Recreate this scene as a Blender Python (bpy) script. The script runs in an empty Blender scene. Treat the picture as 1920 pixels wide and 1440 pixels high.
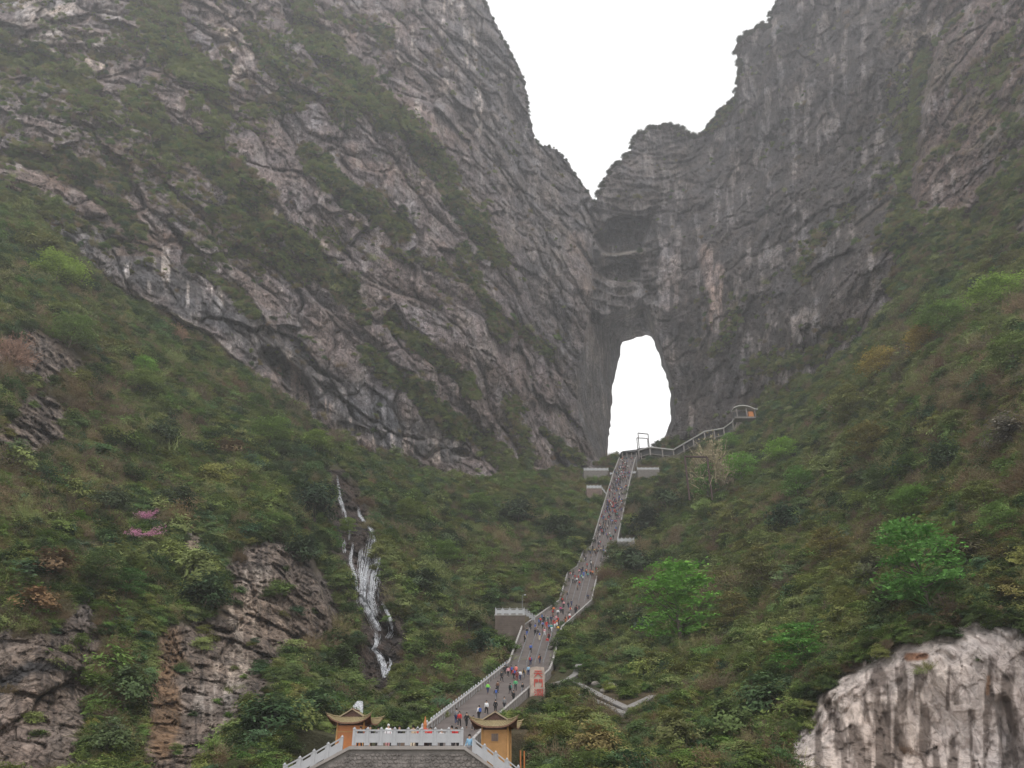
import bpy, bmesh, math, random
import numpy as np
from mathutils import Vector, Matrix

SC = bpy.context.scene
COL = SC.collection
R = math.radians
rng = np.random.default_rng(7)
random.seed(7)

# ------------------------------------------------------------------ camera
F = 1450.0; PITCH = R(28.0); CP, SP = math.cos(PITCH), math.sin(PITCH)
cam_d = bpy.data.cameras.new('camera'); cam = bpy.data.objects.new('camera', cam_d); COL.objects.link(cam)
cam.location = (0, 0, 0); cam.rotation_euler = (R(90) + PITCH, 0, 0)
cam_d.sensor_width = 36.0; cam_d.lens = 36.0 * F / 1920.0
cam_d.clip_start = 0.5; cam_d.clip_end = 6000
SC.camera = cam

# ------------------------------------------------------------------ overcast sky and soft sun
SUN_EL, SUN_ROT = R(62), R(150)
world = bpy.data.worlds.new('World'); SC.world = world; world.use_nodes = True
nt = world.node_tree; nt.nodes.clear()
out = nt.nodes.new('ShaderNodeOutputWorld')
sky = nt.nodes.new('ShaderNodeTexSky'); sky.sky_type = 'NISHITA'; sky.sun_disc = False
sky.sun_elevation = SUN_EL; sky.sun_rotation = SUN_ROT
bg1 = nt.nodes.new('ShaderNodeBackground'); bg1.inputs[1].default_value = 0.1
nt.links.new(sky.outputs[0], bg1.inputs[0])
tcw = nt.nodes.new('ShaderNodeTexCoord'); nzw = nt.nodes.new('ShaderNodeTexNoise')
nzw.inputs['Scale'].default_value = 1.6; nzw.inputs['Detail'].default_value = 5
nt.links.new(tcw.outputs['Generated'], nzw.inputs['Vector'])
rpw = nt.nodes.new('ShaderNodeValToRGB')
rpw.color_ramp.elements[0].position = 0.3; rpw.color_ramp.elements[0].color = (0.96, 0.955, 0.955, 1)
rpw.color_ramp.elements[1].position = 0.7; rpw.color_ramp.elements[1].color = (1.0, 0.992, 0.985, 1)
nt.links.new(nzw.outputs[0], rpw.inputs[0])
bg2 = nt.nodes.new('ShaderNodeBackground'); bg2.inputs[1].default_value = 1.0
nt.links.new(rpw.outputs[0], bg2.inputs[0])
mixw = nt.nodes.new('ShaderNodeMixShader'); mixw.inputs[0].default_value = 0.96
nt.links.new(bg1.outputs[0], mixw.inputs[1]); nt.links.new(bg2.outputs[0], mixw.inputs[2])
nt.links.new(mixw.outputs[0], out.inputs['Surface'])
sun_d = bpy.data.lights.new('sun', 'SUN'); sun_d.energy = 0.9; sun_d.angle = R(20); sun_d.color = (1, 0.97, 0.93)
sun = bpy.data.objects.new('sun', sun_d); COL.objects.link(sun)
_sd = Vector((math.sin(SUN_ROT) * math.cos(SUN_EL), math.cos(SUN_ROT) * math.cos(SUN_EL), math.sin(SUN_EL)))
sun.rotation_euler = _sd.to_track_quat('Z', 'Y').to_euler()
SC.view_settings.view_transform = 'Standard'; SC.view_settings.look = 'None'
SC.view_settings.exposure = 0.52; SC.view_settings.gamma = 1.0; SC.view_settings.use_curve_mapping = False
SC.cycles.max_bounces = 5; SC.cycles.diffuse_bounces = 3; SC.cycles.glossy_bounces = 2
SC.cycles.transparent_max_bounces = 8; SC.cycles.volume_bounces = 1; SC.cycles.use_denoising = True
HAZE = 0.00026

# ------------------------------------------------------------------ geometry helpers
def W(u, v, Y):
    """the place seen in direction (u, v) at forward distance Y"""
    t = (720.0 - v) / F
    d = Y / (CP - t * SP)
    return Vector(((u - 960.0) / F * d, Y, d * (SP + t * CP)))
def Wn(u, v, Y):
    t = (720.0 - v) / F
    d = Y / (CP - t * SP)
    return np.stack([(u - 960.0) / F * d, Y, d * (SP + t * CP)], -1)
def pix(p):
    d = p[1] * CP + p[2] * SP; h = -p[1] * SP + p[2] * CP
    return 960 + p[0] / d * F, 720 - h / d * F
def dist_px(Y, v):
    return Y / (CP - (720.0 - v) / F * SP)

def hash3(i, j, k, s=0):
    h = (i.astype(np.int64) * 73856093) ^ (j.astype(np.int64) * 19349663) ^ (k.astype(np.int64) * 83492791) ^ (s * 2654435761 & 0xffffffff)
    h = (h ^ (h >> 13)) * 1274126177 & 0xffffffff
    h = (h ^ (h >> 16)) * 2246822519 & 0xffffffff
    return ((h ^ (h >> 15)) & 0xffffff) / float(0x1000000)
def vnoise(p, seed=0):
    i = np.floor(p).astype(np.int64); f = p - i; f = f * f * f * (f * (f * 6 - 15) + 10)
    r = 0
    for a in (0, 1):
        for b in (0, 1):
            for c in (0, 1):
                w = (f[:, 0] if a else 1 - f[:, 0]) * (f[:, 1] if b else 1 - f[:, 1]) * (f[:, 2] if c else 1 - f[:, 2])
                r = r + w * hash3(i[:, 0] + a, i[:, 1] + b, i[:, 2] + c, seed)
    return r * 2 - 1
def fbm(p, octs=4, seed=0, gain=0.5):
    a, s, r = 1.0, 0.0, 0
    for o in range(octs):
        r = r + a * vnoise(p * (2.03 ** o) + o * 17.3, seed + o); s += a; a *= gain
    return r / s
def facets(p, seed=0, tilt=1.0):
    """3-D cells, each with its own level and tilt: reads as broken rock blocks"""
    i0 = np.floor(p).astype(np.int64)
    best = np.full(len(p), 1e9); sec = np.full(len(p), 1e9); val = np.zeros(len(p))
    for a in (-1, 0, 1):
        for b in (-1, 0, 1):
            for c in (-1, 0, 1):
                I = i0[:, 0] + a; J = i0[:, 1] + b; K = i0[:, 2] + c
                ox = hash3(I, J, K, seed); oy = hash3(I, J, K, seed + 1); oz = hash3(I, J, K, seed + 2)
                dx = p[:, 0] - I - ox; dy = p[:, 1] - J - oy; dz = p[:, 2] - K - oz
                d = dx * dx + dy * dy + dz * dz
                h = ox * 1.0 + (oy - .5) * dx * 2 * tilt + (oz - .5) * dy * 2 * tilt + (ox - .5) * dz * 2 * tilt
                m = d < best
                sec = np.where(m, best, np.minimum(sec, d)); val = np.where(m, h, val); best = np.where(m, d, best)
    return val - 0.5, np.sqrt(sec) - np.sqrt(best)

def seg_dist(u, v, pts, closed=False):
    d = np.full(u.shape, 1e9)
    n = len(pts)
    for k in range(n if closed else n - 1):
        ax, ay = pts[k]; bx, by = pts[(k + 1) % n]
        ex, ey = bx - ax, by - ay; L = ex * ex + ey * ey + 1e-9
        t = np.clip(((u - ax) * ex + (v - ay) * ey) / L, 0, 1)
        d = np.minimum(d, np.hypot(u - ax - t * ex, v - ay - t * ey))
    return d
def inside(u, v, pts):
    c = np.zeros(u.shape, bool); n = len(pts)
    for k in range(n):
        ax, ay = pts[k]; bx, by = pts[(k + 1) % n]
        if ay == by: continue
        m = ((ay > v) != (by > v)) & (u < (bx - ax) * (v - ay) / (by - ay) + ax)
        c ^= m
    return c
def sstep(a, b, x):
    t = np.clip((x - a) / (b - a), 0, 1); return t * t * (3 - 2 * t)
def poly_mask(u, v, pts, soft, warp):
    """1 inside the polygon, 0 outside, with an uneven soft edge"""
    m = np.zeros(u.shape)
    P = np.array(pts); k = soft * 3 + 20
    bb = (u > P[:, 0].min() - k) & (u < P[:, 0].max() + k) & (v > P[:, 1].min() - k) & (v < P[:, 1].max() + k)
    uu, vv = u[bb], v[bb]
    d = seg_dist(uu, vv, pts, True); d = np.where(inside(uu, vv, pts), d, -d)
    m[bb] = sstep(-soft, soft, d + warp[bb] * soft * 1.6)
    return m
def stroke(u, v, pts, w, warp):
    m = np.zeros(u.shape); P = np.array(pts)
    bb = (u > P[:, 0].min() - w * 2) & (u < P[:, 0].max() + w * 2) & (v > P[:, 1].min() - w * 2) & (v < P[:, 1].max() + w * 2)
    d = seg_dist(u[bb], v[bb], pts)
    m[bb] = 1 - sstep(w * 0.45, w * 1.15, d + warp[bb] * w * 0.75)
    return m
def rough_line(pts):
    r = random.Random(21); o = []
    for a, b in zip(pts, pts[1:] + pts[:1]):
        L = math.hypot(b[0] - a[0], b[1] - a[1]); m = max(1, int(L / 11)) if L < 200 else 1
        for j in range(m):
            q = 7 if m > 1 else 0; o.append((a[0] + (b[0] - a[0]) * j / m + r.uniform(-q, q), a[1] + (b[1] - a[1]) * j / m + r.uniform(-q, q)))
    return o
def tps(ctrl):
    C = np.array(ctrl, float); X = C[:, :2] / 500.0; y = np.log(C[:, 2])
    n = len(X)
    def ker(r2): return 0.5 * r2 * np.log(r2 + 1e-12)
    K = ker(((X[:, None] - X[None]) ** 2).sum(-1)) + np.eye(n) * 0.002
    Pm = np.c_[np.ones(n), X]
    A = np.block([[K, Pm], [Pm.T, np.zeros((3, 3))]])
    s = np.linalg.solve(A, np.r_[y, 0, 0, 0])
    def f(u, v):
        u = u / 500.0; v = v / 500.0
        r = s[n] + s[n + 1] * u + s[n + 2] * v
        for k in range(n):
            r = r + s[k] * ker((u - X[k, 0]) ** 2 + (v - X[k, 1]) ** 2)
        return np.exp(r)
    return f

def link(name, me, mat=None, parent=None, **props):
    o = bpy.data.objects.new(name, me); COL.objects.link(o)
    if mat is not None and me is not None and hasattr(me, 'materials') and not me.materials: me.materials.append(mat)
    if parent is not None: o.parent = parent
    for k, v in props.items(): o[k] = v
    return o
def tag(o, label=None, category=None, group=None, kind=None):
    for k, v in (('label', label), ('category', category), ('group', group), ('kind', kind)):
        if v: o[k] = v
    return o
def empty(name, loc, rz=0.0, **props):
    o = bpy.data.objects.new(name, None); COL.objects.link(o); o.location = loc; o.rotation_euler = (0, 0, rz)
    o.empty_display_size = 0.2
    for k, v in props.items(): o[k] = v
    return o
class MB:
    def __init__(s): s.v = []; s.f = []
    def quad(s, *p):
        n = len(s.v); s.v += [tuple(q) for q in p]; s.f.append(tuple(range(n, n + len(p))))
    def hexa(s, p):     # 8 corners: bottom 4 then top 4
        n = len(s.v); s.v += [tuple(q) for q in p]
        for f in ((3, 2, 1, 0), (4, 5, 6, 7), (0, 1, 5, 4), (1, 2, 6, 5), (2, 3, 7, 6), (3, 0, 4, 7)):
            s.f.append(tuple(n + k for k in f))
    def box(s, x0, x1, y0, y1, z0, z1):
        s.hexa([(x0, y0, z0), (x1, y0, z0), (x1, y1, z0), (x0, y1, z0), (x0, y0, z1), (x1, y0, z1), (x1, y1, z1), (x0, y1, z1)])
    def beam(s, a, b, w, h, up=(0, 0, 1)):      # rectangular bar between two points
        a = Vector(a); b = Vector(b); d = (b - a).normalized(); up = Vector(up)
        if abs(d.dot(up)) > 0.95: up = Vector((0, 1, 0))
        x = d.cross(up).normalized() * w / 2; z = x.cross(d).normalized() * h / 2
        s.hexa([a - x - z, a + x - z, b + x - z, b - x - z, a - x + z, a + x + z, b + x + z, b - x + z])
    def tube(s, pts, rad, n=6):
        pts = [Vector(p) for p in pts]; rs = rad if hasattr(rad, '__len__') else [rad] * len(pts)
        base = len(s.v)
        for k, p in enumerate(pts):
            d = (pts[min(k + 1, len(pts) - 1)] - pts[max(k - 1, 0)]).normalized()
            a = d.orthogonal().normalized() if abs(d.z) < .9 else Vector((1, 0, 0)); a = (a - d * a.dot(d)).normalized(); b = d.cross(a)
            for j in range(n):
                an = 2 * math.pi * j / n; s.v.append(tuple(p + (a * math.cos(an) + b * math.sin(an)) * rs[k]))
        for k in range(len(pts) - 1):
            for j in range(n):
                s.f.append((base + k * n + j, base + k * n + (j + 1) % n, base + (k + 1) * n + (j + 1) % n, base + (k + 1) * n + j))
        s.f.append(tuple(base + j for j in reversed(range(n)))); s.f.append(tuple(base + (len(pts) - 1) * n + j for j in range(n)))
    def mesh(s, name, smooth=False):
        me = bpy.data.meshes.new(name); me.from_pydata([tuple(map(float, p)) for p in s.v], [], s.f)
        if smooth: me.polygons.foreach_set('use_smooth', [True] * len(me.polygons))
        me.update(); return me
    def build(s, name, mat, parent=None, smooth=False, **props):
        return link(name, s.mesh(name, smooth), mat, parent, **props)

# ------------------------------------------------------------------ materials
def newmat(name):
    m = bpy.data.materials.new(name); m.use_nodes = True; n = m.node_tree; n.nodes.clear()
    o = n.nodes.new('ShaderNodeOutputMaterial'); return m, n, o
def N(nt, t, **kw):
    n = nt.nodes.new(t)
    for k, v in kw.items():
        if k in n.inputs: n.inputs[k].default_value = v
        else: setattr(n, k, v)
    return n
def plain(name, col, rough=0.8, var=0.25, scale=1.5, bump=0.0, metal=0.0, col2=None):
    m, n, o = newmat(name)
    b = N(n, 'ShaderNodeBsdfPrincipled', Roughness=rough, Metallic=metal)
    tc = N(n, 'ShaderNodeTexCoord'); nz = N(n, 'ShaderNodeTexNoise', Scale=scale, Detail=6.0, Roughness=0.65)
    n.links.new(tc.outputs['Object'], nz.inputs['Vector'])
    rp = N(n, 'ShaderNodeValToRGB'); c = col
    lo = tuple(x * (1 - var) for x in c); hi = tuple(min(1, x * (1 + var)) for x in (col2 or c))
    rp.color_ramp.elements[0].position = .3; rp.color_ramp.elements[1].position = .7
    rp.color_ramp.elements[0].color = (*lo, 1); rp.color_ramp.elements[1].color = (*hi, 1)
    n.links.new(nz.outputs[0], rp.inputs[0]); n.links.new(rp.outputs[0], b.inputs['Base Color'])
    if bump:
        bp = N(n, 'ShaderNodeBump', Strength=bump, Distance=0.1); n.links.new(nz.outputs[0], bp.inputs['Height'])
        n.links.new(bp.outputs[0], b.inputs['Normal'])
    n.links.new(b.outputs[0], o.inputs[0]); return m
def terrain_mat(name):
    m, n, o = newmat(name); L = n.links.new
    at = N(n, 'ShaderNodeAttribute', attribute_name='col'); rk = N(n, 'ShaderNodeAttribute', attribute_name='rock')
    geo = N(n, 'ShaderNodeNewGeometry')
    # broad mottling
    n1 = N(n, 'ShaderNodeTexNoise', Scale=0.06, Detail=9.0, Roughness=0.68); L(geo.outputs['Position'], n1.inputs['Vector'])
    # fine grain
    n2 = N(n, 'ShaderNodeTexNoise', Scale=0.7, Detail=6.0, Roughness=0.75); L(geo.outputs['Position'], n2.inputs['Vector'])
    # run-off streaks: stretched down the face
    mp = N(n, 'ShaderNodeMapping'); mp.inputs['Scale'].default_value = (0.33, 0.33, 0.035); mp.inputs['Rotation'].default_value = (0, R(-12), 0)
    L(geo.outputs['Position'], mp.inputs['Vector'])
    n3 = N(n, 'ShaderNodeTexNoise', Scale=1.0, Detail=5.0, Roughness=0.6); L(mp.outputs[0], n3.inputs['Vector'])
    # joints and cracks dipping with the strata
    mp2 = N(n, 'ShaderNodeMapping'); mp2.inputs['Scale'].default_value = (0.16, 0.16, 0.07); mp2.inputs['Rotation'].default_value = (0, R(36), R(20))
    wv = N(n, 'ShaderNodeVectorMath', operation='MULTIPLY_ADD'); nv = N(n, 'ShaderNodeTexNoise', Scale=0.11, Detail=4.0)
    L(geo.outputs['Position'], nv.inputs['Vector']); L(nv.outputs[1], wv.inputs[0]); wv.inputs[1].default_value = (14, 14, 14); L(geo.outputs['Position'], wv.inputs[2])
    L(wv.outputs[0], mp2.inputs['Vector'])
    vo = N(n, 'ShaderNodeTexVoronoi', feature='DISTANCE_TO_EDGE', Scale=1.0); L(mp2.outputs[0], vo.inputs['Vector'])
    vo2 = N(n, 'ShaderNodeTexVoronoi', feature='DISTANCE_TO_EDGE', Scale=3.1); L(mp2.outputs[0], vo2.inputs['Vector'])
    def mr(src, a, b, c, d):
        x = N(n, 'ShaderNodeMapRange'); L(src, x.inputs[0])
        for k, q in zip((1, 2, 3, 4), (a, b, c, d)): x.inputs[k].default_value = q
        return x.outputs[0]
    def mul(a, b):
        x = N(n, 'ShaderNodeMath', operation='MULTIPLY'); L(a, x.inputs[0]); L(b, x.inputs[1]); return x.outputs[0]
    k1 = mr(n1.outputs[0], .3, .7, .6, 1.4); k2 = mr(n2.outputs[0], .25, .75, .72, 1.28); k3 = mr(n3.outputs[0], .33, .7, .6, 1.5)
    cr = mr(vo.outputs[0], 0.0, .045, .55, 1.0); cr2 = mr(vo2.outputs[0], 0.0, .05, .75, 1.0)
    def crease(scale, wid, dark, rot):
        mp_ = N(n, 'ShaderNodeMapping'); mp_.inputs['Rotation'].default_value = rot; mp_.inputs['Scale'].default_value = (scale, scale, scale * .45); L(geo.outputs['Position'], mp_.inputs['Vector'])
        q = N(n, 'ShaderNodeTexNoise', Scale=1.0, Detail=3.0, Roughness=.55, Distortion=.6); L(mp_.outputs[0], q.inputs['Vector'])
        s1 = N(n, 'ShaderNodeMath', operation='SUBTRACT'); L(q.outputs[0], s1.inputs[0]); s1.inputs[1].default_value = .5
        s2 = N(n, 'ShaderNodeMath', operation='ABSOLUTE'); L(s1.outputs[0], s2.inputs[0]); return mr(s2.outputs[0], 0, wid, dark, 1), s2.outputs[0]
    c1, h1 = crease(.16, .022, .42, (0, R(25), 0)); c2, h2 = crease(.42, .03, .55, (0, R(-20), R(30)))
    tot = mul(mul(mul(mul(k1, k2), k3), mul(cr, cr2)), mul(c1, c2))
    one = N(n, 'ShaderNodeMix', data_type='FLOAT'); L(rk.outputs['Fac'], one.inputs[0]); L(k2, one.inputs[2]); L(tot, one.inputs[3])
    sc = N(n, 'ShaderNodeVectorMath', operation='SCALE'); L(at.outputs['Color'], sc.inputs[0]); L(one.outputs[0], sc.inputs['Scale'])
    # warm / cool drift
    n5 = N(n, 'ShaderNodeTexNoise', Scale=0.035, Detail=6.0, Roughness=.6); L(geo.outputs['Position'], n5.inputs['Vector'])
    rp = N(n, 'ShaderNodeValToRGB'); rp.color_ramp.elements[0].position = .35; rp.color_ramp.elements[1].position = .65
    rp.color_ramp.elements[0].color = (.97, .98, 1.03, 1); rp.color_ramp.elements[1].color = (1.12, 1.0, .9, 1); L(n5.outputs[0], rp.inputs[0])
    fin = N(n, 'ShaderNodeVectorMath', operation='MULTIPLY'); L(sc.outputs[0], fin.inputs[0]); L(rp.outputs[0], fin.inputs[1])
    b = N(n, 'ShaderNodeBsdfPrincipled', Roughness=0.85); b.inputs['Specular IOR Level'].default_value = .25
    L(fin.outputs[0], b.inputs['Base Color'])
    hs = N(n, 'ShaderNodeMath', operation='ADD'); L(n2.outputs[0], hs.inputs[0])
    hm = mul(mr(vo.outputs[0], 0, .12, 0, 1), rk.outputs['Fac']); hm2 = mul(mr(vo2.outputs[0], 0, .12, 0, .5), rk.outputs['Fac'])
    ha = N(n, 'ShaderNodeMath', operation='ADD'); L(hm, ha.inputs[0]); L(hm2, ha.inputs[1]); hb = N(n, 'ShaderNodeMath', operation='ADD'); L(ha.outputs[0], hb.inputs[0]); L(mul(mr(h1, 0, .05, 0, .9), rk.outputs['Fac']), hb.inputs[1]); L(hb.outputs[0], hs.inputs[1])
    bp = N(n, 'ShaderNodeBump', Strength=.75, Distance=1.3); L(hs.outputs[0], bp.inputs['Height']); L(bp.outputs[0], b.inputs['Normal'])
    L(b.outputs[0], o.inputs[0]); return m
def leaf_mat(name, tr=0.25):
    """leaf colour comes from the plant's own tint"""
    m, n, o = newmat(name); L = n.links.new
    at = N(n, 'ShaderNodeAttribute', attribute_type='INSTANCER', attribute_name='tint')
    la = N(n, 'ShaderNodeAttribute', attribute_name='lv')
    mr = N(n, 'ShaderNodeMapRange'); L(la.outputs['Fac'], mr.inputs[0]); mr.inputs[3].default_value = .75; mr.inputs[4].default_value = 2.0
    sc = N(n, 'ShaderNodeVectorMath', operation='SCALE'); L(at.outputs['Color'], sc.inputs[0]); L(mr.outputs[0], sc.inputs['Scale'])
    d = N(n, 'ShaderNodeBsdfDiffuse'); t = N(n, 'ShaderNodeBsdfTranslucent'); mx = N(n, 'ShaderNodeMixShader'); mx.inputs[0].default_value = tr
    L(sc.outputs[0], d.inputs[0]); L(sc.outputs[0], t.inputs[0]); L(d.outputs[0], mx.inputs[1]); L(t.outputs[0], mx.inputs[2]); L(mx.outputs[0], o.inputs[0])
    return m
def cloth_mat(name, rough=.85):
    m, n, o = newmat(name); oi = N(n, 'ShaderNodeObjectInfo'); b = N(n, 'ShaderNodeBsdfPrincipled', Roughness=rough)
    n.links.new(oi.outputs['Color'], b.inputs['Base Color']); n.links.new(b.outputs[0], o.inputs[0]); return m
M_TER = terrain_mat('rock_and_soil')
M_LEAF = leaf_mat('leaves'); M_TWIG = leaf_mat('twigs', 0.0)
M_BARK = plain('bark', (.10, .08, .06), .9, .3, 4)
M_STAIR = plain('stair_stone', (.205, .178, .168), .85, .18, .35)
M_PARAPET = plain('parapet_stone', (.25, .225, .21), .85, .2, .6)
M_COPING = plain('pale_coping', (.40, .38, .365), .8, .12, .8)
M_WHITE = plain('white_stone', (.43, .435, .45), .7, .08, 1.2)
M_WALL = plain('wall_mortar', (.20, .182, .168), .9, .25, 1.0, .4)
M_STONE = plain('wall_stone', (.20, .178, .165), .9, .55, 1.6, .5)
M_REDSTONE = plain('reddish_wall', (.20, .145, .125), .9, .3, .6, .4)
M_ORANGE = plain('ochre_boards', (.46, .245, .085), .6, .12, 2.0)
M_ORANGE2 = plain('orange_lacquer', (.47, .17, .05), .55, .1, 2.0)
M_DARKWOOD = plain('dark_timber', (.10, .045, .03), .6, .3, 4.0)
M_ROOF = plain('thatch_tiles', (.27, .215, .115), .8, .2, 5.0, .3)
M_ROOFEDGE = plain('roof_edge_brown', (.19, .10, .06), .7, .2, 4.0)
M_STEEL = plain('grey_steel', (.24, .24, .25), .5, .1, 3.0, 0, .3)
M_RUST = plain('rust_brown_steel', (.06, .032, .028), .8, .3, 3.0)
M_DARKROOF = plain('dark_roof', (.07, .07, .072), .7, .2, 2.0)
M_WALKROOF = plain('walkway_roof', (.5, .49, .465), .7, .15, 1.0)
M_CLOTH = cloth_mat('cloth'); M_SKIN = plain('skin', (.48, .30, .21), .6, .05); M_HAIR = plain('hair', (.015, .012, .01), .5, .1)
M_BOULDER = plain('boulder_stone', (.24, .215, .19), .9, .3, .8, .5)
M_CONC = plain('channel_coping', (.23, .217, .205), .85, .15, .8)

# ------------------------------------------------------------------ the lie of the land
SKYL = [(880,-480),(900,-100),(908,0),(925,35),(945,75),(965,110),(985,155),(990,200),(997,245),(1010,270),(1040,278),(1058,295),(1075,320),(1092,345),(1108,365),(1116,383)]
SKYR = [(1122,365),(1135,330),(1160,305),(1180,285),(1188,258),(1215,240),(1245,234),(1275,240),(1300,255),(1318,250),(1335,228),(1350,210),(1368,190),(1380,180),(1382,150),(1386,120),(1377,92),(1390,70),(1412,55),(1440,45),(1448,20),(1456,0),(1480,-100),(1500,-480)]
SKYP = SKYL + SKYR + [(1500,-900),(880,-900)]
HOLE = [(1167,640),(1187,634),(1210,629),(1221,632),(1227,640),(1232,655),(1239,677),(1244,692),(1253,715),(1257,741),(1257,760),(1259,782),(1255,797),(1247,816),(1240,827),(1222,840),(1205,849),(1185,853),(1165,853),(1150,857),(1138,861),(1141,827),(1147,764),(1149,715),(1157,689),(1163,659)]
TUN = [(1108,575),(1130,592),(1150,588),(1185,582),(1200,570),(1215,574),(1224,600),(1234,635),(1246,670),(1260,710),(1266,760),(1266,790),(1254,820),(1240,836),(1222,848),(1180,866),(1135,872),(1118,862),(1104,840),(1090,800),(1082,760),(1080,720),(1083,690),(1090,660),(1098,620)]
BOUND = [(-800,300),(-450,330),(0,365),(60,395),(90,430),(150,480),(215,545),(300,595),(380,630),(440,680),(500,722),(560,768),(620,812),(700,852),(800,882),(900,897),(960,893),(1000,892),(1100,886),(1135,862),(1200,846),(1240,836),(1290,824),(1340,812),(1370,803),(1400,782),(1430,766),(1470,748),(1530,712),(1560,690),(1600,652),(1650,612),(1690,572),(1750,532),(1830,502),(1920,472),(2400,300),(2900,200)]
STN = [ # left px, right px, v, Y : stations of the great stair, bottom to top
 (811,915,1367,126),(847,947,1338,141),(894,989,1300,160),(937,1028,1265,177),(956,1034,1250,186),(980,1052,1182,216),(1050,1108,1131,252),
 (1066,1120,1077,284),(1083,1135,1067,294),(1095.5,1142,1035.5,318),(1109,1154.5,1029,326),(1127,1166.5,968,368),(1143,1178,915,414),(1151,1184,888,442),(1162,1191,860,478)]
def stair_uv(v):
    S = sorted(STN, key=lambda s: s[2]); vs = [s[2] for s in S]
    return np.interp(v, vs, [s[0] for s in S]), np.interp(v, vs, [s[1] for s in S]), np.interp(v, vs, [s[3] for s in S])
ROCKC = [(-450,-450,330),(-450,330,250),(0,0,370),(0,365,285),(250,0,385),(250,300,335),(150,480,290),(300,595,304),(500,0,425),(500,300,385),(440,680,323),(560,768,343),(620,812,356),(700,500,410),(700,852,374),(750,230,445),(800,882,398),(900,0,530),(880,-450,560),(985,155,555),(930,490,470),(900,700,432),(960,893,438),(1000,250,560),(1000,600,490),(1116,383,590),(1050,450,540),(1085,700,525),(1108,590,545),(1100,886,485),(1050,300,585),(300,450,325),(600,650,372),
 (1250,234,640),(1200,330,610),(1170,380,596),(1300,255,620),(1180,480,580),(1200,560,562),(1262,740,520),(1250,600,545),(1262,830,497),(1300,400,570),(1380,100,560),(1340,228,600),(1456,0,530),(1500,-450,540),(1340,812,468),(1430,766,428),(1400,500,480),(1560,690,358),(1600,300,430),(1650,0,430),(1690,572,308),(1700,300,380),(1750,100,370),(1800,300,325),(1920,472,243),(1920,0,305),(2400,300,158),(2400,-450,230)]
VEGC = [(-450,330,250),(0,365,285),(150,480,288),(300,595,302),(440,680,321),(560,768,341),(620,812,353),(700,852,371),(800,882,394),(960,893,434),(1100,886,483),(1135,862,500),(1200,850,498),
 (0,700,175),(-450,900,110),(200,800,205),(0,1000,130),(250,1000,160),(400,900,215),(600,950,252),(630,890,268),(690,1050,222),(720,1270,172),(530,1020,188),(480,1100,163),(450,1300,130),(300,1400,110),(100,1250,108),(0,1440,92),(-450,1440,80),
 (850,950,345),(850,1100,245),(800,1250,190),(700,1380,125),(600,1390,112),(800,1335,146),(1000,1000,335),
 (1250,838,498),(1340,812,466),(1430,766,426),(1560,690,356),(1690,572,306),(1920,472,241),(2400,300,157),
 (1293,930,350),(1220,920,405),(1250,1050,290),(1450,900,292),(1400,1050,225),(1600,800,258),(1600,1000,188),(1800,750,178),(1920,700,150),(1920,900,125),(1750,1000,142),(1920,1140,98),(1800,1145,101),(1680,1185,105),(1540,1280,108),(1500,1400,101),(2400,900,80),(2400,1200,70),(1920,1440,90),(1700,1440,94),(1300,1200,192),(1400,1250,152),(1200,1280,168),(1130,1180,222),(1350,1400,106),(1200,1400,108),(1080,1400,110),(1000,1430,97),(1060,1300,160),(1150,1330,142),(960,1355,125),
 (1600,1750,50),(1000,1750,50),(300,1750,50),(-450,1750,50),(2400,1750,50)] + [((a + b) / 2, v, Y) for a, b, v, Y in STN]
f_rock = tps(ROCKC); f_veg = tps(VEGC)

# grid directions: fine inside the picture, coarse beyond it
GS = 2.4
def axis(lo, hi, a, b, g):
    mid = np.arange(a, b + g, g); l = [a]; s = g
    while l[-1] > lo: s = min(s * 1.25, 26); l.append(l[-1] - s)
    h = [mid[-1]]; s = g
    while h[-1] < hi: s = min(s * 1.25, 26); h.append(h[-1] + s)
    return np.array(l[:0:-1] + list(mid) + h[1:])
au = axis(-480, 2400, -30, 1950, GS); av = axis(-300, 1740, -30, 1470, GS)
U, V = np.meshgrid(au, av); NV, NU = U.shape
u = U.ravel().copy(); v = V.ravel().copy()
# uneven outline of ridge and hole
def rough(pts, amp, seed, closed=True):
    o = []; r = random.Random(seed); n = len(pts)
    for k in range(n if closed else n - 1):
        a = pts[k]; b = pts[(k + 1) % n]; L = math.hypot(b[0] - a[0], b[1] - a[1]); m = max(1, int(L / 7))
        for j in range(m):
            t = j / m; q = amp if abs(a[1]) < 1000 else 0
            o.append((a[0] + (b[0] - a[0]) * t + r.uniform(-q, q), a[1] + (b[1] - a[1]) * t + r.uniform(-q, q)))
    return o
SKYP = rough(SKYP, 2.2, 3); HOLE_R = rough(HOLE, 1.6, 5)
out_s = inside(u, v, SKYP); out_h = inside(u, v, HOLE_R); outm = out_s | out_h
O = outm.reshape(NV, NU)
ok = ~(O[:-1, :-1] & O[1:, :-1] & O[:-1, 1:] & O[1:, 1:])
used = np.zeros((NV, NU), bool)
for a in (0, 1):
    for b in (0, 1): used[a:NV - 1 + a, b:NU - 1 + b] |= ok
snap = used.ravel() & outm
def snap_to(idx, poly):
    P = np.array(poly); A = P; B = np.roll(P, -1, 0)
    pu, pv = u[idx], v[idx]; best = np.full(len(idx), 1e9); bu = pu.copy(); bv = pv.copy()
    for (ax, ay), (bx, by) in zip(A, B):
        ex, ey = bx - ax, by - ay; L = ex * ex + ey * ey + 1e-9
        t = np.clip(((pu - ax) * ex + (pv - ay) * ey) / L, 0, 1); qx = ax + t * ex; qy = ay + t * ey
        d = np.hypot(pu - qx, pv - qy); m = d < best; best[m] = d[m]; bu[m] = qx[m]; bv[m] = qy[m]
    u[idx] = bu; v[idx] = bv
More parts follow.
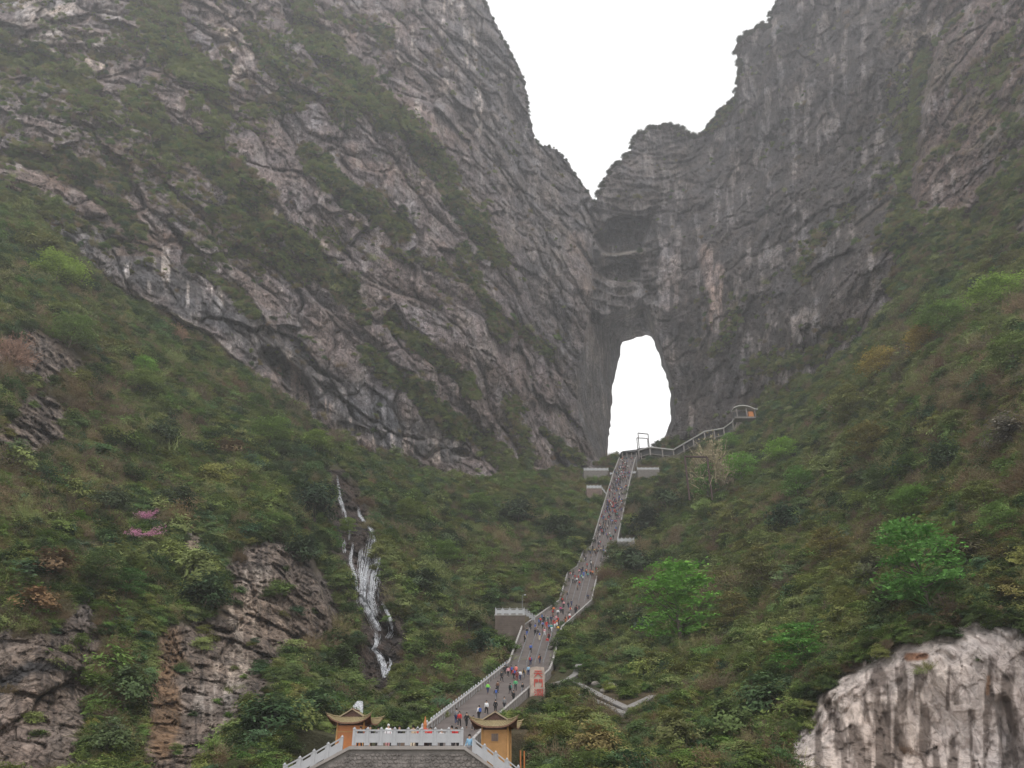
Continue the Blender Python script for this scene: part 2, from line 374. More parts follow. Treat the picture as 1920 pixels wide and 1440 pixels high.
snap_to(np.where(snap & out_s)[0], SKYP); snap_to(np.where(snap & out_h)[0], HOLE_R)

bu_, bv_ = zip(*BOUND)
wq = np.stack([u / 40, v / 40, u * 0], -1)
warp = fbm(wq, 4, 11); warp2 = fbm(wq * 2.7 + 9, 3, 12)
bline = np.interp(u, bu_, bv_)
above = bline - v                       # >0 : rock wall above the slope
rockw = sstep(-6, 10, above + warp * 16)
Yr = f_rock(u, v); Yv = f_veg(u, v)
kk = sstep(-14, 14, above)
Y = Yr * kk + Yv * (1 - kk)
P0 = Wn(u, v, Y)                        # smooth base
scale = Y / (CP - (720 - v) / F * SP) / F      # metres per pixel

# ---- patches of rock on the slopes, of plants on the rock
OUT = [ # rock outcrops on the slopes
 [(430,1065),(470,1030),(520,1010),(590,1050),(620,1100),(640,1180),(590,1215),(540,1235),(500,1270),(480,1330),(400,1400),(370,1460),(255,1460),(270,1330),(285,1240),(300,1180),(420,1150)],
 [(-60,1190),(20,1185),(95,1200),(130,1150),(170,1120),(190,1180),(180,1260),(165,1330),(150,1460),(-60,1460)],
 [(30,760),(80,735),(130,770),(120,830),(60,870),(-10,890),(-20,820)],
 [(-40,640),(60,620),(140,665),(170,700),(90,720),(-20,700)],
 [(355,1010),(395,1020),(385,1050),(345,1045)]]
PALE0 = [(1488,1470),(1496,1400),(1500,1362),(1526,1338),(1530,1300),(1562,1288),(1582,1256),(1618,1252),(1634,1222),(1656,1206),(1664,1228),(1684,1216),(1690,1196),(1722,1204),(1746,1180),(1780,1188),(1792,1166),(1812,1150),(1824,1168),(1850,1150),(1876,1174),(1900,1166),(1925,1184),(2100,1190),(2500,1200),(2500,1760),(1488,1760)]
PALE0 = [(a - 14 * (a < 1760), b - 6 * (1600 < a < 1930)) for a, b in PALE0]
PALE = rough_line(PALE0)
FALLBED = [(628,885),(650,960),(675,1040),(695,1120),(705,1190),(712,1275)]
rock = rockw.copy()
for p in OUT: rock = np.maximum(rock, poly_mask(u, v, p, 9, warp + warp2 * .5))
pale = poly_mask(u, v, PALE, 7, warp + warp2)
rock = np.maximum(rock, pale)
bed = np.maximum(stroke(u, v, FALLBED, 44, warp), stroke(u, v, [(690,1090),(722,1230)], 46, warp))
bed = bed * (v > 880)
rock = np.maximum(rock, bed)
GREEN = [ # planted ledges and gullies on the walls: points, width, fullness
 ([(560,-20),(600,90),(680,170),(760,230),(810,285)],30,1),([(810,285),(850,360),(900,430),(930,490)],24,.9),([(520,110),(600,150),(660,210)],34,.5),
 ([(240,185),(330,260),(420,330),(480,400),(540,440),(600,500),(650,545)],30,1),([(400,270),(440,340),(470,380)],40,.7),([(430,410),(520,470),(560,500)],36,.6),
 ([(580,290),(640,350),(700,390),(750,435)],26,1),([(30,290),(130,330),(200,380),(262,440)],17,1),([(80,300),(160,320),(220,340)],26,.6),
 ([(728,600),(800,660),(850,700),(893,742)],15,1),([(690,665),(720,690),(760,730),(800,770)],17,1),([(760,720),(830,780),(880,815),(940,860),(975,885)],22,.95),
 ([(890,540),(930,590),(945,630)],14,.9),([(960,600),(1000,640),(1030,665)],12,.7),([(955,760),(975,820),(990,860)],18,.6),([(1020,810),(1060,845),(1098,872)],9,.9),
 ([(265,-30),(310,60),(350,120),(400,150),(420,230)],42,.8),([(-20,80),(60,120),(150,150),(200,205)],32,.6),([(200,100),(280,70)],26,.5),
 ([(370,500),(430,540),(470,585)],14,.8),([(0,170),(100,190),(200,215),(300,300)],40,.22),([(150,240),(260,300),(380,390),(460,470)],55,.2),
 ([(620,30),(700,60),(720,70)],20,.6),([(470,60),(520,130),(580,150)],22,.5),([(650,560),(690,600)],12,.8),([(740,480),(830,500),(890,530)],14,.4),
 ([(0,360),(90,400),(180,430)],24,.5),([(480,210),(560,190)],22,.5),([(870,480),(900,540)],16,.5),([(600,430),(640,470)],14,.35),
 ([(1730,100),(1715,200),(1700,280),(1690,380)],14,.7),([(1900,385),(1840,410),(1780,440),(1720,480),(1690,540)],26,.85),([(1880,440),(1800,480),(1700,540)],34,.8),([(1700,400),(1680,470)],24,.6),
 ([(1590,400),(1520,460),(1505,520)],16,.35),([(1860,200),(1900,240)],18,.3),([(1380,600),(1360,640),(1340,660)],14,.35),([(1420,690),(1480,680),(1540,660)],18,.4),
 ([(1330,245),(1365,205),(1378,190)],10,.8),([(1560,640),(1600,620)],18,.5),([(1920,330),(1860,370)],22,.5),([(1380,790),(1440,745),(1500,720)],12,.9)]
green = np.zeros_like(u)
for pts, w, q in GREEN: green = np.maximum(green, q * stroke(u, v, pts, w, warp + warp2 * .6))
veg_on_slope = 1 - rock
# hollows (+) and bosses (-), metres
DENT = [([(1150,440),(1180,430),(1205,435)],38,26),([(1148,515),(1180,520)],22,12),([(1116,400),(1112,470),(1120,540),(1108,590)],14,10),([(1218,400),(1228,480),(1222,560)],10,8),
 ([(1735,90),(1712,230),(1694,400)],22,10),([(1560,100),(1530,260),(1500,420),(1480,560)],34,7),([(1400,300),(1420,450),(1440,650)],30,6),([(1470,60),(1440,230)],26,-8),([(1600,460),(1560,600)],26,-6),
 ([(1640,60),(1620,330)],40,-8),([(500,665),(560,720),(580,760)],20,9),([(640,800),(690,815)],12,6),([(1300,330),(1330,480),(1350,640)],24,-7),([(1270,300),(1280,450)],14,6),
 (FALLBED,36,7),([(610,1060),(640,1160),(650,1220)],22,7),([(560,905),(600,950),(610,1010)],22,-3),([(1880,1320),(1900,1460)],16,2.5),([(1560,1330),(1600,1460)],14,2),
 ([(80,440),(150,490),(220,545),(380,630),(450,690)],10,6),([(1130,478),(1205,474)],7,-10),([(640,370),(625,385)],12,7),([(420,110),(450,150)],18,6)]
dent = np.zeros_like(u)
for pts, w, q in DENT[2:]: dent += q * stroke(u, v, pts, w, warp * .6)
for pts, q in (([(1138,412),(1170,403),(1219,412),(1213,440),(1202,468),(1150,477),(1128,470),(1115,443),(1136,432)], 46), ([(1124,507),(1152,495),(1192,489),(1202,500),(1198,520),(1170,529),(1138,526)], 24), ([(1600,470),(1560,530),(1530,560),(1510,520),(1545,490)], 10), ([(640,372),(655,392),(630,392),(612,378)], 9), ([(1500,620),(1520,610),(1524,660),(1505,660)], 8), ([(500,665),(520,655),(560,700),(585,740),(600,790),(570,780),(520,720)], 9), ([(1040,850),(1090,862),(1095,882),(1045,872)], 8), ([(1700,-10),(1740,5),(1735,60),(1705,40)], 12)):
    dent += q * poly_mask(u, v, pts, 2.5, warp2 * .8)

# ---- relief
dY = np.zeros_like(u)
base_n = fbm(P0 / 70.0, 4, 21)
wallm = rockw
dY += wallm * base_n * 14 + (1 - wallm) * fbm(P0 / 38.0, 4, 22) * np.clip(Y * .035, 2, 9)
big = np.where((rock > 0.02))[0]
Pb = P0[big]; lw = (u[big] < 1110) & (wallm[big] > .3); sz = np.clip(scale[big] / .42, .22, 1.3)
e1 = np.array([174., 60., -238.]); e1 /= np.linalg.norm(e1); nrm = np.array([.55, -.8, .1]); e2 = np.cross(e1, nrm); e2 /= np.linalg.norm(e2); e3 = np.cross(e1, e2)
wob = fbm(Pb / 60, 3, 31)[:, None] * 9
def basis(a_, b_):
    a_ = np.array(a_, float); a_ /= np.linalg.norm(a_); c_ = np.cross(a_, np.array(b_, float)); c_ /= np.linalg.norm(c_); return np.stack([a_, c_, np.cross(a_, c_)], -1)
B0 = np.stack([e1, e2, e3], -1); B1 = basis((-.12, .15, 1), (-.5, -.8, .1)); B2 = basis((.5, .2, 1.0), (.1, -1, .1))
QW = Pb + wob * np.clip(sz, .25, 1)[:, None] if False else Pb + wob
Q = QW @ B0; Q1 = QW @ B1; Q2 = (Pb + wob * .25) @ B2; nearm = wallm[big] < .5
Q = np.where(nearm[:, None], Q2, np.where(lw[:, None], Q, Q1))
near = wallm[big] < .5
S1 = np.where(near, 9.0, 30.0); S2 = np.where(near, 3.6, 11.0); S3 = np.where(near, 1.4, 4.5)
sx = np.where(near[:, None], np.array([[.36, 1.0, 1.0]]), np.array([[.6, 1.0, 1.0]]))
f1, g1 = facets(Q * sx / S1[:, None] + fbm(Pb / 14, 2, 42)[:, None] * .12, 41); f2, g2 = facets(Q * sx / S2[:, None] + 7, 51); f3, g3 = facets(Q * np.array([.6, 1, 1]) / S3[:, None] + 3, 61)
saw = (Q[:, 1] / 34 + fbm(Pb / 45, 3, 71) * .9); saw = saw - np.floor(saw)
pl = pale[big] > .3; kR = np.where(lw | near, 1, .6)
rel = f1 * S1 * np.where(lw, .26, np.where(near, .26, .10)) + f2 * S2 * np.where(near, .42, .22) * kR + f3 * S3 * np.where(near, .5, .22) * kR + np.where(lw, (saw ** 3 - .25) * 11, 0) + fbm(Q / 2.6, 2, 87) * np.where(near, .3, .8)
rel += fbm(Pb / 6.0, 4, 81, .6) * np.where(near, .7, np.where(lw, 1.0, 1.4)) + np.clip(.07 - g1, 0, 1) / .07 * S1 * np.where(lw | near, .17, .12) * (fbm(Pb / 40, 2, 43) > -.15) + np.clip(.11 - g2, 0, 1) / .11 * S2 * np.where(near, .17, .11) + np.clip(.14 - g3, 0, 1) / .14 * S3 * .16
# vertical fluting on the right wall and the walls of the cave
fl = fbm(Pb * np.array([.11, .11, .018]) * np.where(near, 4, 1)[:, None], 4, 91); rel += np.where(lw, 2.0, np.where(near, 1.2, 7.5)) * fl
flp = 1 - np.abs(fbm(Pb * np.array([.5, .5, .09]), 3, 94)) * 3
rel = np.where(pl, flp * 1.0 + fl * 1.1 + fbm(Pb * np.array([1, 1, .6]) / 1.1, 4, 88) * .4 + f3 * .7 + fbm(Pb / 7, 3, 89) * .6, rel)
tun = inside(u, v, TUN)
peak = inside(u[big], v[big], [(1112,383),(1180,240),(1300,230),(1330,260),(1240,400),(1228,600),(1110,600)])
led = Pb[:, 2] / 13 + fbm(Pb / 30, 3, 96) * 1.1; led = led - np.floor(led); rel += np.where(peak, (led ** 2.5 - .3) * -7, 0)
rockrel = np.zeros_like(u); rockrel[big] = rel * np.minimum(rock[big] * 1.2, 1)
calm = 1 - .7 * tun 
dY += rockrel * calm + dent
Yd = Y + dY * np.where(rockw > .5, 1, np.clip(Y / 150, .5, 1.2))
# the tunnel walls run back from the mouth of the cave to its far end
ti = np.where(tun | (out_h & snap))[0]
dr = seg_dist(u[ti], v[ti], TUN, True); dh = seg_dist(u[ti], v[ti], HOLE, True)
s = dr / (dr + dh + 1e-6); s = np.where(snap[ti], 1, s)
Yd[ti] += 72 * s ** np.interp(v[ti], [600, 680], [.42, 1.15])
# the stair lies on the ground, the ground a little under it
Ls, Rs, Ys = stair_uv(v)
cor = sstep(12, 3, np.maximum(Ls - 3 - u, u - Rs - 3)) * (v > 858) * (v < 1400)
Yd = Yd * (1 - cor) + (Ys * 1.022 + 1.5) * cor
# terrace and pavilions stand clear of the slope
ter = sstep(0, 12, np.minimum(np.minimum(u - 540, 1000 - u), v - 1362)); Yd = np.where(ter > 0, np.maximum(Yd, 116 * ter + Yd * (1 - ter)), Yd)
# far from view: keep it sane
Yd = np.maximum(Yd, 30)
PT = Wn(u, v, Yd); PT[:, 2] = np.maximum(PT[:, 2], -2.9)
YG = Yd.reshape(NV, NU)
def yat(uu, vv):
    """forward distance of the ground seen in direction (uu, vv)"""
    i = int(np.clip(np.searchsorted(av, vv) - 1, 0, NV - 2)); j = int(np.clip(np.searchsorted(au, uu) - 1, 0, NU - 2))
    fu = min(1, max(0, (uu - au[j]) / (au[j + 1] - au[j]))); fv = min(1, max(0, (vv - av[i]) / (av[i + 1] - av[i])))
    a = YG[i:i + 2, j:j + 2]
    return float((a[0, 0] * (1 - fu) + a[0, 1] * fu) * (1 - fv) + (a[1, 0] * (1 - fu) + a[1, 1] * fu) * fv)

# ---- colours of the ground, with some shade painted in
def C(*c): return np.array(c)
col = np.zeros((len(u), 3)); ONE = np.ones(len(u))
def lay(c, m):
    global col
    m = np.clip(m, 0, 1)[:, None]; col = col * (1 - m) + np.array(c) * m
col[:] = (.062, .062, .032)
lay((.095, .072, .045), sstep(.0, .3, fbm(P0 / 22, 3, 101)) * .7)
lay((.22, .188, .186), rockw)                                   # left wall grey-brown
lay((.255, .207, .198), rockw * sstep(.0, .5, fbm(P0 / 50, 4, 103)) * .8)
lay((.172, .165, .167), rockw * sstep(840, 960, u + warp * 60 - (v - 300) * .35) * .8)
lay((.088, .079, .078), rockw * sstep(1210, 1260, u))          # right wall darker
lay((.155, .118, .108), rockw * sstep(1690, 1740, u + warp * 30 + (v - 200) * .1))
lay((.145, .12, .112), rockw * sstep(1490, 1620, u) * sstep(450, 640, v) * .6)
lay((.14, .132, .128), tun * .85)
lay((.13, .117, .110), inside(u, v, [(1120,383),(1320,250),(1230,400),(1225,600),(1110,590)]) * .7)
# foot of the left wall: wet dark stains and painted overhang shade
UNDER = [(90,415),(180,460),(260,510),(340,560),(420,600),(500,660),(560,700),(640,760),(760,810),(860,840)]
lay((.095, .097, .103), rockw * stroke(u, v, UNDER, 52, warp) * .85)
streakn = fbm(np.stack([u / 9, v / 70, u * 0], -1), 4, 107)
def gaussz(pts, w): return stroke(u, v, pts, w, warp)
lay((.62, .57, .54), rockw * gaussz([(250,520),(330,490),(400,560)], 46) * sstep(.05, .3, streakn))
lay((.60, .54, .50), rockw * gaussz([(240,550),(300,585),(380,625)], 12) * .8)
lay((.60, .50, .46), rockw * gaussz([(525,700),(560,730),(600,770)], 26) * sstep(-.15, .2, streakn))
lay((.56, .49, .46), rockw * gaussz([(650,800),(760,830),(820,850)], 22) * sstep(.05, .25, streakn))
lay((.56, .52, .50), rockw * gaussz([(-20,20),(60,10),(110,30)], 70) * sstep(-.2, .25, fbm(P0 / 14, 4, 109)))
lay((.55, .50, .48), rockw * gaussz([(215,10),(200,80),(185,110)], 26) * sstep(-.2, .2, warp2))
lay((.55, .49, .46), rockw * gaussz([(415,40),(455,110),(440,145)], 24) * sstep(-.2, .2, warp2))
for pts, w in [([(760,60),(765,150),(785,240)],12),([(840,120),(850,200)],9),([(880,60),(885,120)],8),([(900,170),(905,260)],9),([(980,230),(985,300)],5),([(655,230),(665,260)],6),([(725,355),(728,375)],6),([(850,20),(860,60)],20),([(740,100),(760,120)],8)]:
    lay((.50, .455, .43), rockw * gaussz(pts, w * 1.5) * sstep(-.15, .2, streakn))
lay((.36, .335, .33), rockw * sstep(.12, .4, fbm(np.stack([u / 12, v / 60, u * 0 + 3], -1), 4, 111)) * .55)
lay((.36, .29, .265), rockw * gaussz([(1320,470),(1345,560),(1355,620)], 22) * sstep(-.2, .2, streakn))
lay((.30, .25, .235), rockw * gaussz([(1080,450),(1095,560),(1085,640)], 22) * .6)
lay((.33, .29, .28), rockw * gaussz([(1250,470),(1265,560)], 24) * sstep(0, .3, streakn) * .8)
lay((.38, .33, .31), rockw * gaussz([(1715,15),(1700,70),(1720,100)], 18) * .7)
lay((.34, .31, .30), rockw * gaussz([(1380,330),(1390,400)], 22) * sstep(-.1, .3, streakn) * .8)
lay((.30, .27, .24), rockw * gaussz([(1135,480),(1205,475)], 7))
lay((.12, .12, .13), rockw * gaussz([(1150,440),(1200,438)], 30) * .55)  # hollow above the arch darkened in the colour, standing in for shade
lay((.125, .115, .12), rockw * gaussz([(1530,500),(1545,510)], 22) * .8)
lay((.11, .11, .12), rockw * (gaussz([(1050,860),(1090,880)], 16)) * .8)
outc = np.zeros_like(u)
for p in OUT: outc = np.maximum(outc, poly_mask(u, v, p, 9, warp + warp2 * .5))
outc *= (1 - rockw)
lay((.215, .18, .155), outc)
lay((.085, .072, .066), outc * sstep(.1, .4, streakn) * .8)
lay((.42, .37, .325), outc * gaussz([(470,1090),(455,1180),(440,1260),(400,1330)], 34) * sstep(-.1, .2, streakn))
lay((.26, .17, .10), outc * gaussz([(310,1200),(300,1300),(310,1400)], 34) * .8)
lay((.34, .27, .23), outc * gaussz([(40,1400),(60,1330)], 60) * .6)
lay((.42, .33, .24), outc * gaussz([(355,1020),(385,1040)], 22))
lay((.075, .075, .08), outc * gaussz([(0,1290),(60,1250),(120,1250)], 16))
lay((.078, .06, .052), bed); lay((.06, .052, .048), bed * sstep(0, .3, warp2))
# the pale cliff, its run-off stains, and alcove shade painted in their tone
vwarp = fbm(np.stack([u / 7, v / 45, u * 0 + 5], -1), 4, 119) * 1.6
lay((.56, .525, .515), pale); lay((.47, .425, .41), pale * sstep(0, .4, fbm(P0 / 4, 4, 113)) * .8)
lay((.66, .62, .60), pale * sstep(.1, .4, streakn) * .7)
for pts, w in [([(1551,1312),(1575,1376),(1585,1460)],12),([(1642,1279),(1654,1352),(1660,1460)],17),([(1690,1258),(1692,1310),(1684,1352),(1687,1460)],10),([(1727,1258),(1724,1306),(1733,1337),(1730,1460)],8),([(1860,1237),(1853,1291),(1850,1382),(1844,1460)],7),([(1887,1273),(1893,1322),(1899,1367)],11),([(1900,1400),(1905,1460)],28),([(1787,1391),(1793,1460)],10),([(1621,1304),(1627,1352)],6),([(1600,1370),(1625,1460)],12),([(1530,1340),(1535,1460)],7),([(1780,1250),(1776,1330)],3),([(1755,1400),(1757,1450)],4),([(1820,1330),(1822,1440)],4)]:
    lay((.10, .082, .072), pale * stroke(u, v, pts, w * 1.25, vwarp) * .8)
lay((.30, .17, .11), pale * gaussz([(1702,1231),(1735,1231)], 9)); lay((.33, .2, .12), pale * gaussz([(1853,1270),(1852,1300)], 5) * .7)
lay((.07, .07, .036), green * rockw * .9)
lay((.145, .10, .075), rockw * sstep(.05, .35, fbm(P0 / 26, 4, 115)) * (u < 480) * (v > 120) * (v < 480) * .6)
lay((.15, .125, .085), rockw * sstep(.1, .35, fbm(P0 / 16, 4, 117)) * sstep(1560, 1700, u) * .6)
col = np.clip(col, 0.01, .85)

# ---- meshes: one per landform, sharing no vertices
def region_of(uc, vc):
    ab = np.interp(uc, bu_, bv_) - vc
    r = np.zeros(uc.shape, int)                               # 0 left wall
    r[(uc >= 1210)] = 1
    r[(ab < 0) & (uc < 1120)] = 2
    r[(ab < 0) & (uc >= 1120)] = 3
    r[inside(uc, vc, [(1116,383),(1123,300),(1300,200),(1320,250),(1232,400),(1226,560),(1234,635),(1232,655),(1165,640),(1108,575)])] = 4
    r[inside(uc, vc, PALE)] = 5
    return r
idx = np.arange(NV * NU).reshape(NV, NU)
qa, qb, qc, qd = idx[:-1, :-1][ok], idx[1:, :-1][ok], idx[1:, 1:][ok], idx[:-1, 1:][ok]
quads = np.stack([qa, qb, qc, qd], -1)
uc, vc = u[quads].mean(1), v[quads].mean(1)
reg = region_of(uc, vc)
NAMES = ['left_cliff', 'right_cliff', 'hillside', 'hillside_beyond_stairs', 'mountain_arch', 'pale_cliff']
def add_np_mesh(name, verts, faces, colr, rk, nloop=4):
    me = bpy.data.meshes.new(name); me.vertices.add(len(verts)); me.vertices.foreach_set('co', verts.astype(np.float32).ravel())
    me.loops.add(faces.size); me.loops.foreach_set('vertex_index', faces.astype(np.int32).ravel())
    me.polygons.add(len(faces)); me.polygons.foreach_set('loop_start', np.arange(0, faces.size, nloop, dtype=np.int32))
    me.update(calc_edges=True)
    if colr is not None:
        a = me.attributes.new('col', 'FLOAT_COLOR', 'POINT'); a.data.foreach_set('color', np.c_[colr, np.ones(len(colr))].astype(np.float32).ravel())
        a = me.attributes.new('rock', 'FLOAT', 'POINT'); a.data.foreach_set('value', rk.astype(np.float32))
    return me
# skirts behind the outlines give ridge and cave their thickness
edge_pairs = {}
E = np.concatenate([quads[:, [0, 1]], quads[:, [1, 2]], quads[:, [2, 3]], quads[:, [3, 0]]]); er = np.tile(reg, 4)
key = np.sort(E, 1); k64 = key[:, 0].astype(np.int64) * (NV * NU) + key[:, 1]
uq, inv, cnt = np.unique(k64, return_inverse=True, return_counts=True)
single = cnt[inv] == 1
rimE = E[single]; rimR = er[single]
inner = outm[rimE[:, 0]] & outm[rimE[:, 1]]
rimE = rimE[inner]; rimR = rimR[inner]
for r in range(6):
    q = quads[reg == r]
    ids, invq = np.unique(q, return_inverse=True); faces = invq.reshape(-1, 4)
    vv_ = PT[ids]; cc = col[ids]; rr = (np.maximum(rock, tun) * (1 - .65 * pale))[ids]
    me_ = rimE[rimR == r]
    if len(me_):
        n0 = len(vv_); a, b = me_[:, 0], me_[:, 1]
        ring = np.unique(me_); pos = {k: i for i, k in enumerate(ring)}
        mp = np.array([pos[k] for k in me_.ravel()]).reshape(-1, 2); idm = {k: i for i, k in enumerate(ids)}
        fr = np.array([idm[k] for k in me_.ravel()]).reshape(-1, 2)
        base = PT[ring]; hole_r = out_h[ring]
        k1 = np.where(hole_r, 1.012, 1.03)[:, None]; k2 = np.where(hole_r, 1.05, 1.3)[:, None]
        r1 = base * k1; r2 = base * k2
        vv_ = np.r_[vv_, r1, r2]; cc = np.r_[cc, col[ring], col[ring]]; rr = np.r_[rr, np.ones(len(ring) * 2)]
        nr = len(ring)
        faces = np.r_[faces, np.c_[fr[:, 1], fr[:, 0], n0 + mp[:, 0], n0 + mp[:, 1]], np.c_[n0 + mp[:, 1], n0 + mp[:, 0], n0 + nr + mp[:, 0], n0 + nr + mp[:, 1]]]
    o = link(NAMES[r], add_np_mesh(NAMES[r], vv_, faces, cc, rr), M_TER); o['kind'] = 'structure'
g = MB(); g.box(-900, 900, -120, 420, -2.4, -1.6); M_GROUND = plain('ground_soil', (.1, .09, .06), .9, .3, .1); g.build('ground', M_GROUND, kind='structure')

# ------------------------------------------------------------------ plants
def leaf_mesh(name, kind, seed):
    """branches fanning out of the ground, set with small leaf faces; kind: round, spray, twig, tree"""
    r = np.random.default_rng(seed); Vv = []; Ff = []; lv = []; mi = []
    def quadf(c, a, b, val, m=0):
        n = len(Vv); Vv.extend([c - a - b, c + a - b, c + a + b, c - a + b]); Ff.append((n, n + 1, n + 2, n + 3)); lv.append(val); mi.append(m)
    def stick(p, q, w, val):
        d = q - p; x = np.cross(d, r.normal(size=3)); x /= np.linalg.norm(x) + 1e-9
        n = len(Vv); Vv.extend([p - x * w, p + x * w, q + x * w * .4, q - x * w * .4]); Ff.append((n, n + 1, n + 2, n + 3)); lv.append(val); mi.append(1)
    if kind in ('round', 'spray', 'small'):
        nb = {'round': 42, 'spray': 36, 'small': 20}[kind]; nl = {'round': 46, 'spray': 50, 'small': 34}[kind]
        for k in range(nb):
            az = r.uniform(0, 2 * math.pi); el = r.uniform(.1, 1.5); rad = r.uniform(.62, 1.05)
            if r.random() < .25: rad *= .6
            c = np.array([math.cos(az) * math.cos(el) * .62 * rad, math.sin(az) * math.cos(el) * .62 * rad, .12 + math.sin(el) * .72 * rad])
            cv = r.uniform(0, 1)
            if k % 4 == 0: stick(np.array([0, 0, 0.]), c, .012, .3)
            for j in range(nl):
                off = r.normal(size=3) * (np.array([.13, .13, .065]) if kind != 'spray' else np.array([.17, .17, .035]))
                p = c + off
                nn = c / (np.linalg.norm(c) + 1e-9) * .9 + np.array([0, 0, .55]) + r.normal(size=3) * .33; a = np.cross(nn, r.normal(size=3)); a /= np.linalg.norm(a); b = np.cross(a, nn); b /= np.linalg.norm(b) + 1e-9
                s_ = r.uniform(.017, .033) * (1.35 if kind == 'small' else 1)
                quadf(p, a * s_ * 1.5, b * s_ * .8, np.clip(cv * .55 + r.uniform(0, .45), 0, 1))
    elif kind == 'twig':
        for k in range(46):
            az = r.uniform(0, 2 * math.pi); el = r.uniform(.35, 1.45); L = r.uniform(.5, 1.05)
            d = np.array([math.cos(az) * math.cos(el), math.sin(az) * math.cos(el), math.sin(el)]); p = np.array([0, 0, 0.]); q = p + d * L * .6
            stick(p, q, .012, .5)
            for j in range(7):
                q2 = q + (d + r.normal(size=3) * .55) * L * .38 * r.uniform(.4, 1); m0 = p + (q - p) * r.uniform(.5, 1)
                stick(m0, q2, .008, r.uniform(.2, 1))
                for i in range(3):
                    m1 = m0 + (q2 - m0) * r.uniform(.4, 1); stick(m1, m1 + r.normal(size=3) * .11, .006, r.uniform(.2, 1))
                if r.random() < .6:
                    for i in range(4):
                        a = r.normal(size=3); a /= np.linalg.norm(a); b = np.cross(a, r.normal(size=3)); b /= np.linalg.norm(b); quadf(q2 + r.normal(size=3) * .05, a * .022, b * .013, r.uniform(.3, 1))
    elif kind == 'grass':
        for k in range(150):
            p = np.array([*(r.normal(size=2) * .3), 0.]); d = np.array([*(r.normal(size=2) * .28), r.uniform(.3, .75)]); m_ = p + d * .6 ; q = p + d * np.array([1.6, 1.6, .85])
            stick(p, m_, .014, r.uniform(0, 1)); stick(m_, q, .009, r.uniform(0, 1))
    elif kind == 'tree':     # layered crown, height 1, carried on limbs
        for k in range(40):
            z = r.uniform(.14, 1.0); az = r.uniform(0, 2 * math.pi); rr_ = .42 * math.sqrt(max(0.05, 1 - ((z - .5) / .52) ** 2)) * r.uniform(.45, 1.1)
            c = np.array([math.cos(az) * rr_, math.sin(az) * rr_, z]); cv = r.uniform(0, 1)
            stick(np.array([0, 0, z - .22]), c, .008, .2)
            for j in range(90):
                off = r.normal(size=3) * np.array([.10, .10, .018]); p = c + off + np.array([0, 0, -abs(off[0] * .2)])
                a = r.normal(size=3); a[2] *= .3; a /= np.linalg.norm(a); b = np.cross(a, np.array([0, 0, 1.]) + r.normal(size=3) * .5); b /= np.linalg.norm(b) + 1e-9
                s_ = r.uniform(.008, .017); quadf(p, a * s_ * 1.6, b * s_ * .8, np.clip(cv * .5 + r.uniform(0, .5), 0, 1))
    me = bpy.data.meshes.new(name); me.from_pydata([tuple(x) for x in Vv], [], Ff)
    me.materials.append(M_LEAF); me.materials.append(M_TWIG)
    me.polygons.foreach_set('material_index', mi)
    a = me.attributes.new('lv', 'FLOAT', 'FACE'); a.data.foreach_set('value', np.array(lv, dtype=np.float32)); me.update(); return me
PROTO = {k: [bpy.data.objects.new('%s_clump' % k, leaf_mesh('%s_leaves' % k, k, 100 + 7 * i + len(k))) for i in range(n)] for k, n in (('round', 3), ('spray', 3), ('small', 2), ('twig', 3), ('grass', 2))}

def scatter(name, label, protos, pts, rots, scl, tint):
    me = bpy.data.meshes.new(name); me.vertices.add(len(pts)); me.vertices.foreach_set('co', np.asarray(pts, np.float32).ravel())
    for nm, ty, dat, fld in (('rot', 'FLOAT_VECTOR', rots, 'vector'), ('scl', 'FLOAT_VECTOR', scl, 'vector'), ('which', 'INT', rng.integers(0, len(protos), len(pts)), 'value')):
        a = me.attributes.new(nm, ty, 'POINT'); a.data.foreach_set(fld, np.asarray(dat, np.int32 if ty == 'INT' else np.float32).ravel())
    a = me.attributes.new('tint', 'FLOAT_COLOR', 'POINT'); a.data.foreach_set('color', np.c_[tint, np.ones(len(tint))].astype(np.float32).ravel())
    o = link(name, me, None); tag(o, label, None, None, 'stuff')
    ng = bpy.data.node_groups.new(name + '_scatter', 'GeometryNodeTree')
    ng.interface.new_socket('Geometry', in_out='INPUT', socket_type='NodeSocketGeometry'); ng.interface.new_socket('Geometry', in_out='OUTPUT', socket_type='NodeSocketGeometry')
    gi = ng.nodes.new('NodeGroupInput'); go = ng.nodes.new('NodeGroupOutput'); L = ng.links.new
    m2p = ng.nodes.new('GeometryNodeMeshToPoints'); L(gi.outputs[0], m2p.inputs[0])
    def nm(n_, t):
        x = ng.nodes.new('GeometryNodeInputNamedAttribute'); x.data_type = t; x.inputs[0].default_value = n_; return x.outputs[0]
    join = ng.nodes.new('GeometryNodeGeometryToInstance')
    for pr in reversed(protos):
        oi = ng.nodes.new('GeometryNodeObjectInfo'); oi.inputs['Object'].default_value = pr; oi.inputs['As Instance'].default_value = True
        L(oi.outputs['Geometry'], join.inputs[0])
    ip = ng.nodes.new('GeometryNodeInstanceOnPoints'); L(m2p.outputs[0], ip.inputs['Points']); L(join.outputs[0], ip.inputs['Instance'])
    ip.inputs['Pick Instance'].default_value = True
    L(nm('which', 'INT'), ip.inputs['Instance Index']); 
    e2r = ng.nodes.new('FunctionNodeEulerToRotation'); L(nm('rot', 'FLOAT_VECTOR'), e2r.inputs[0]); L(e2r.outputs[0], ip.inputs['Rotation']); L(nm('scl', 'FLOAT_VECTOR'), ip.inputs['Scale'])
    L(ip.outputs[0], go.inputs[0])
    md = o.modifiers.new('scatter', 'NODES'); md.node_group = ng
    return o
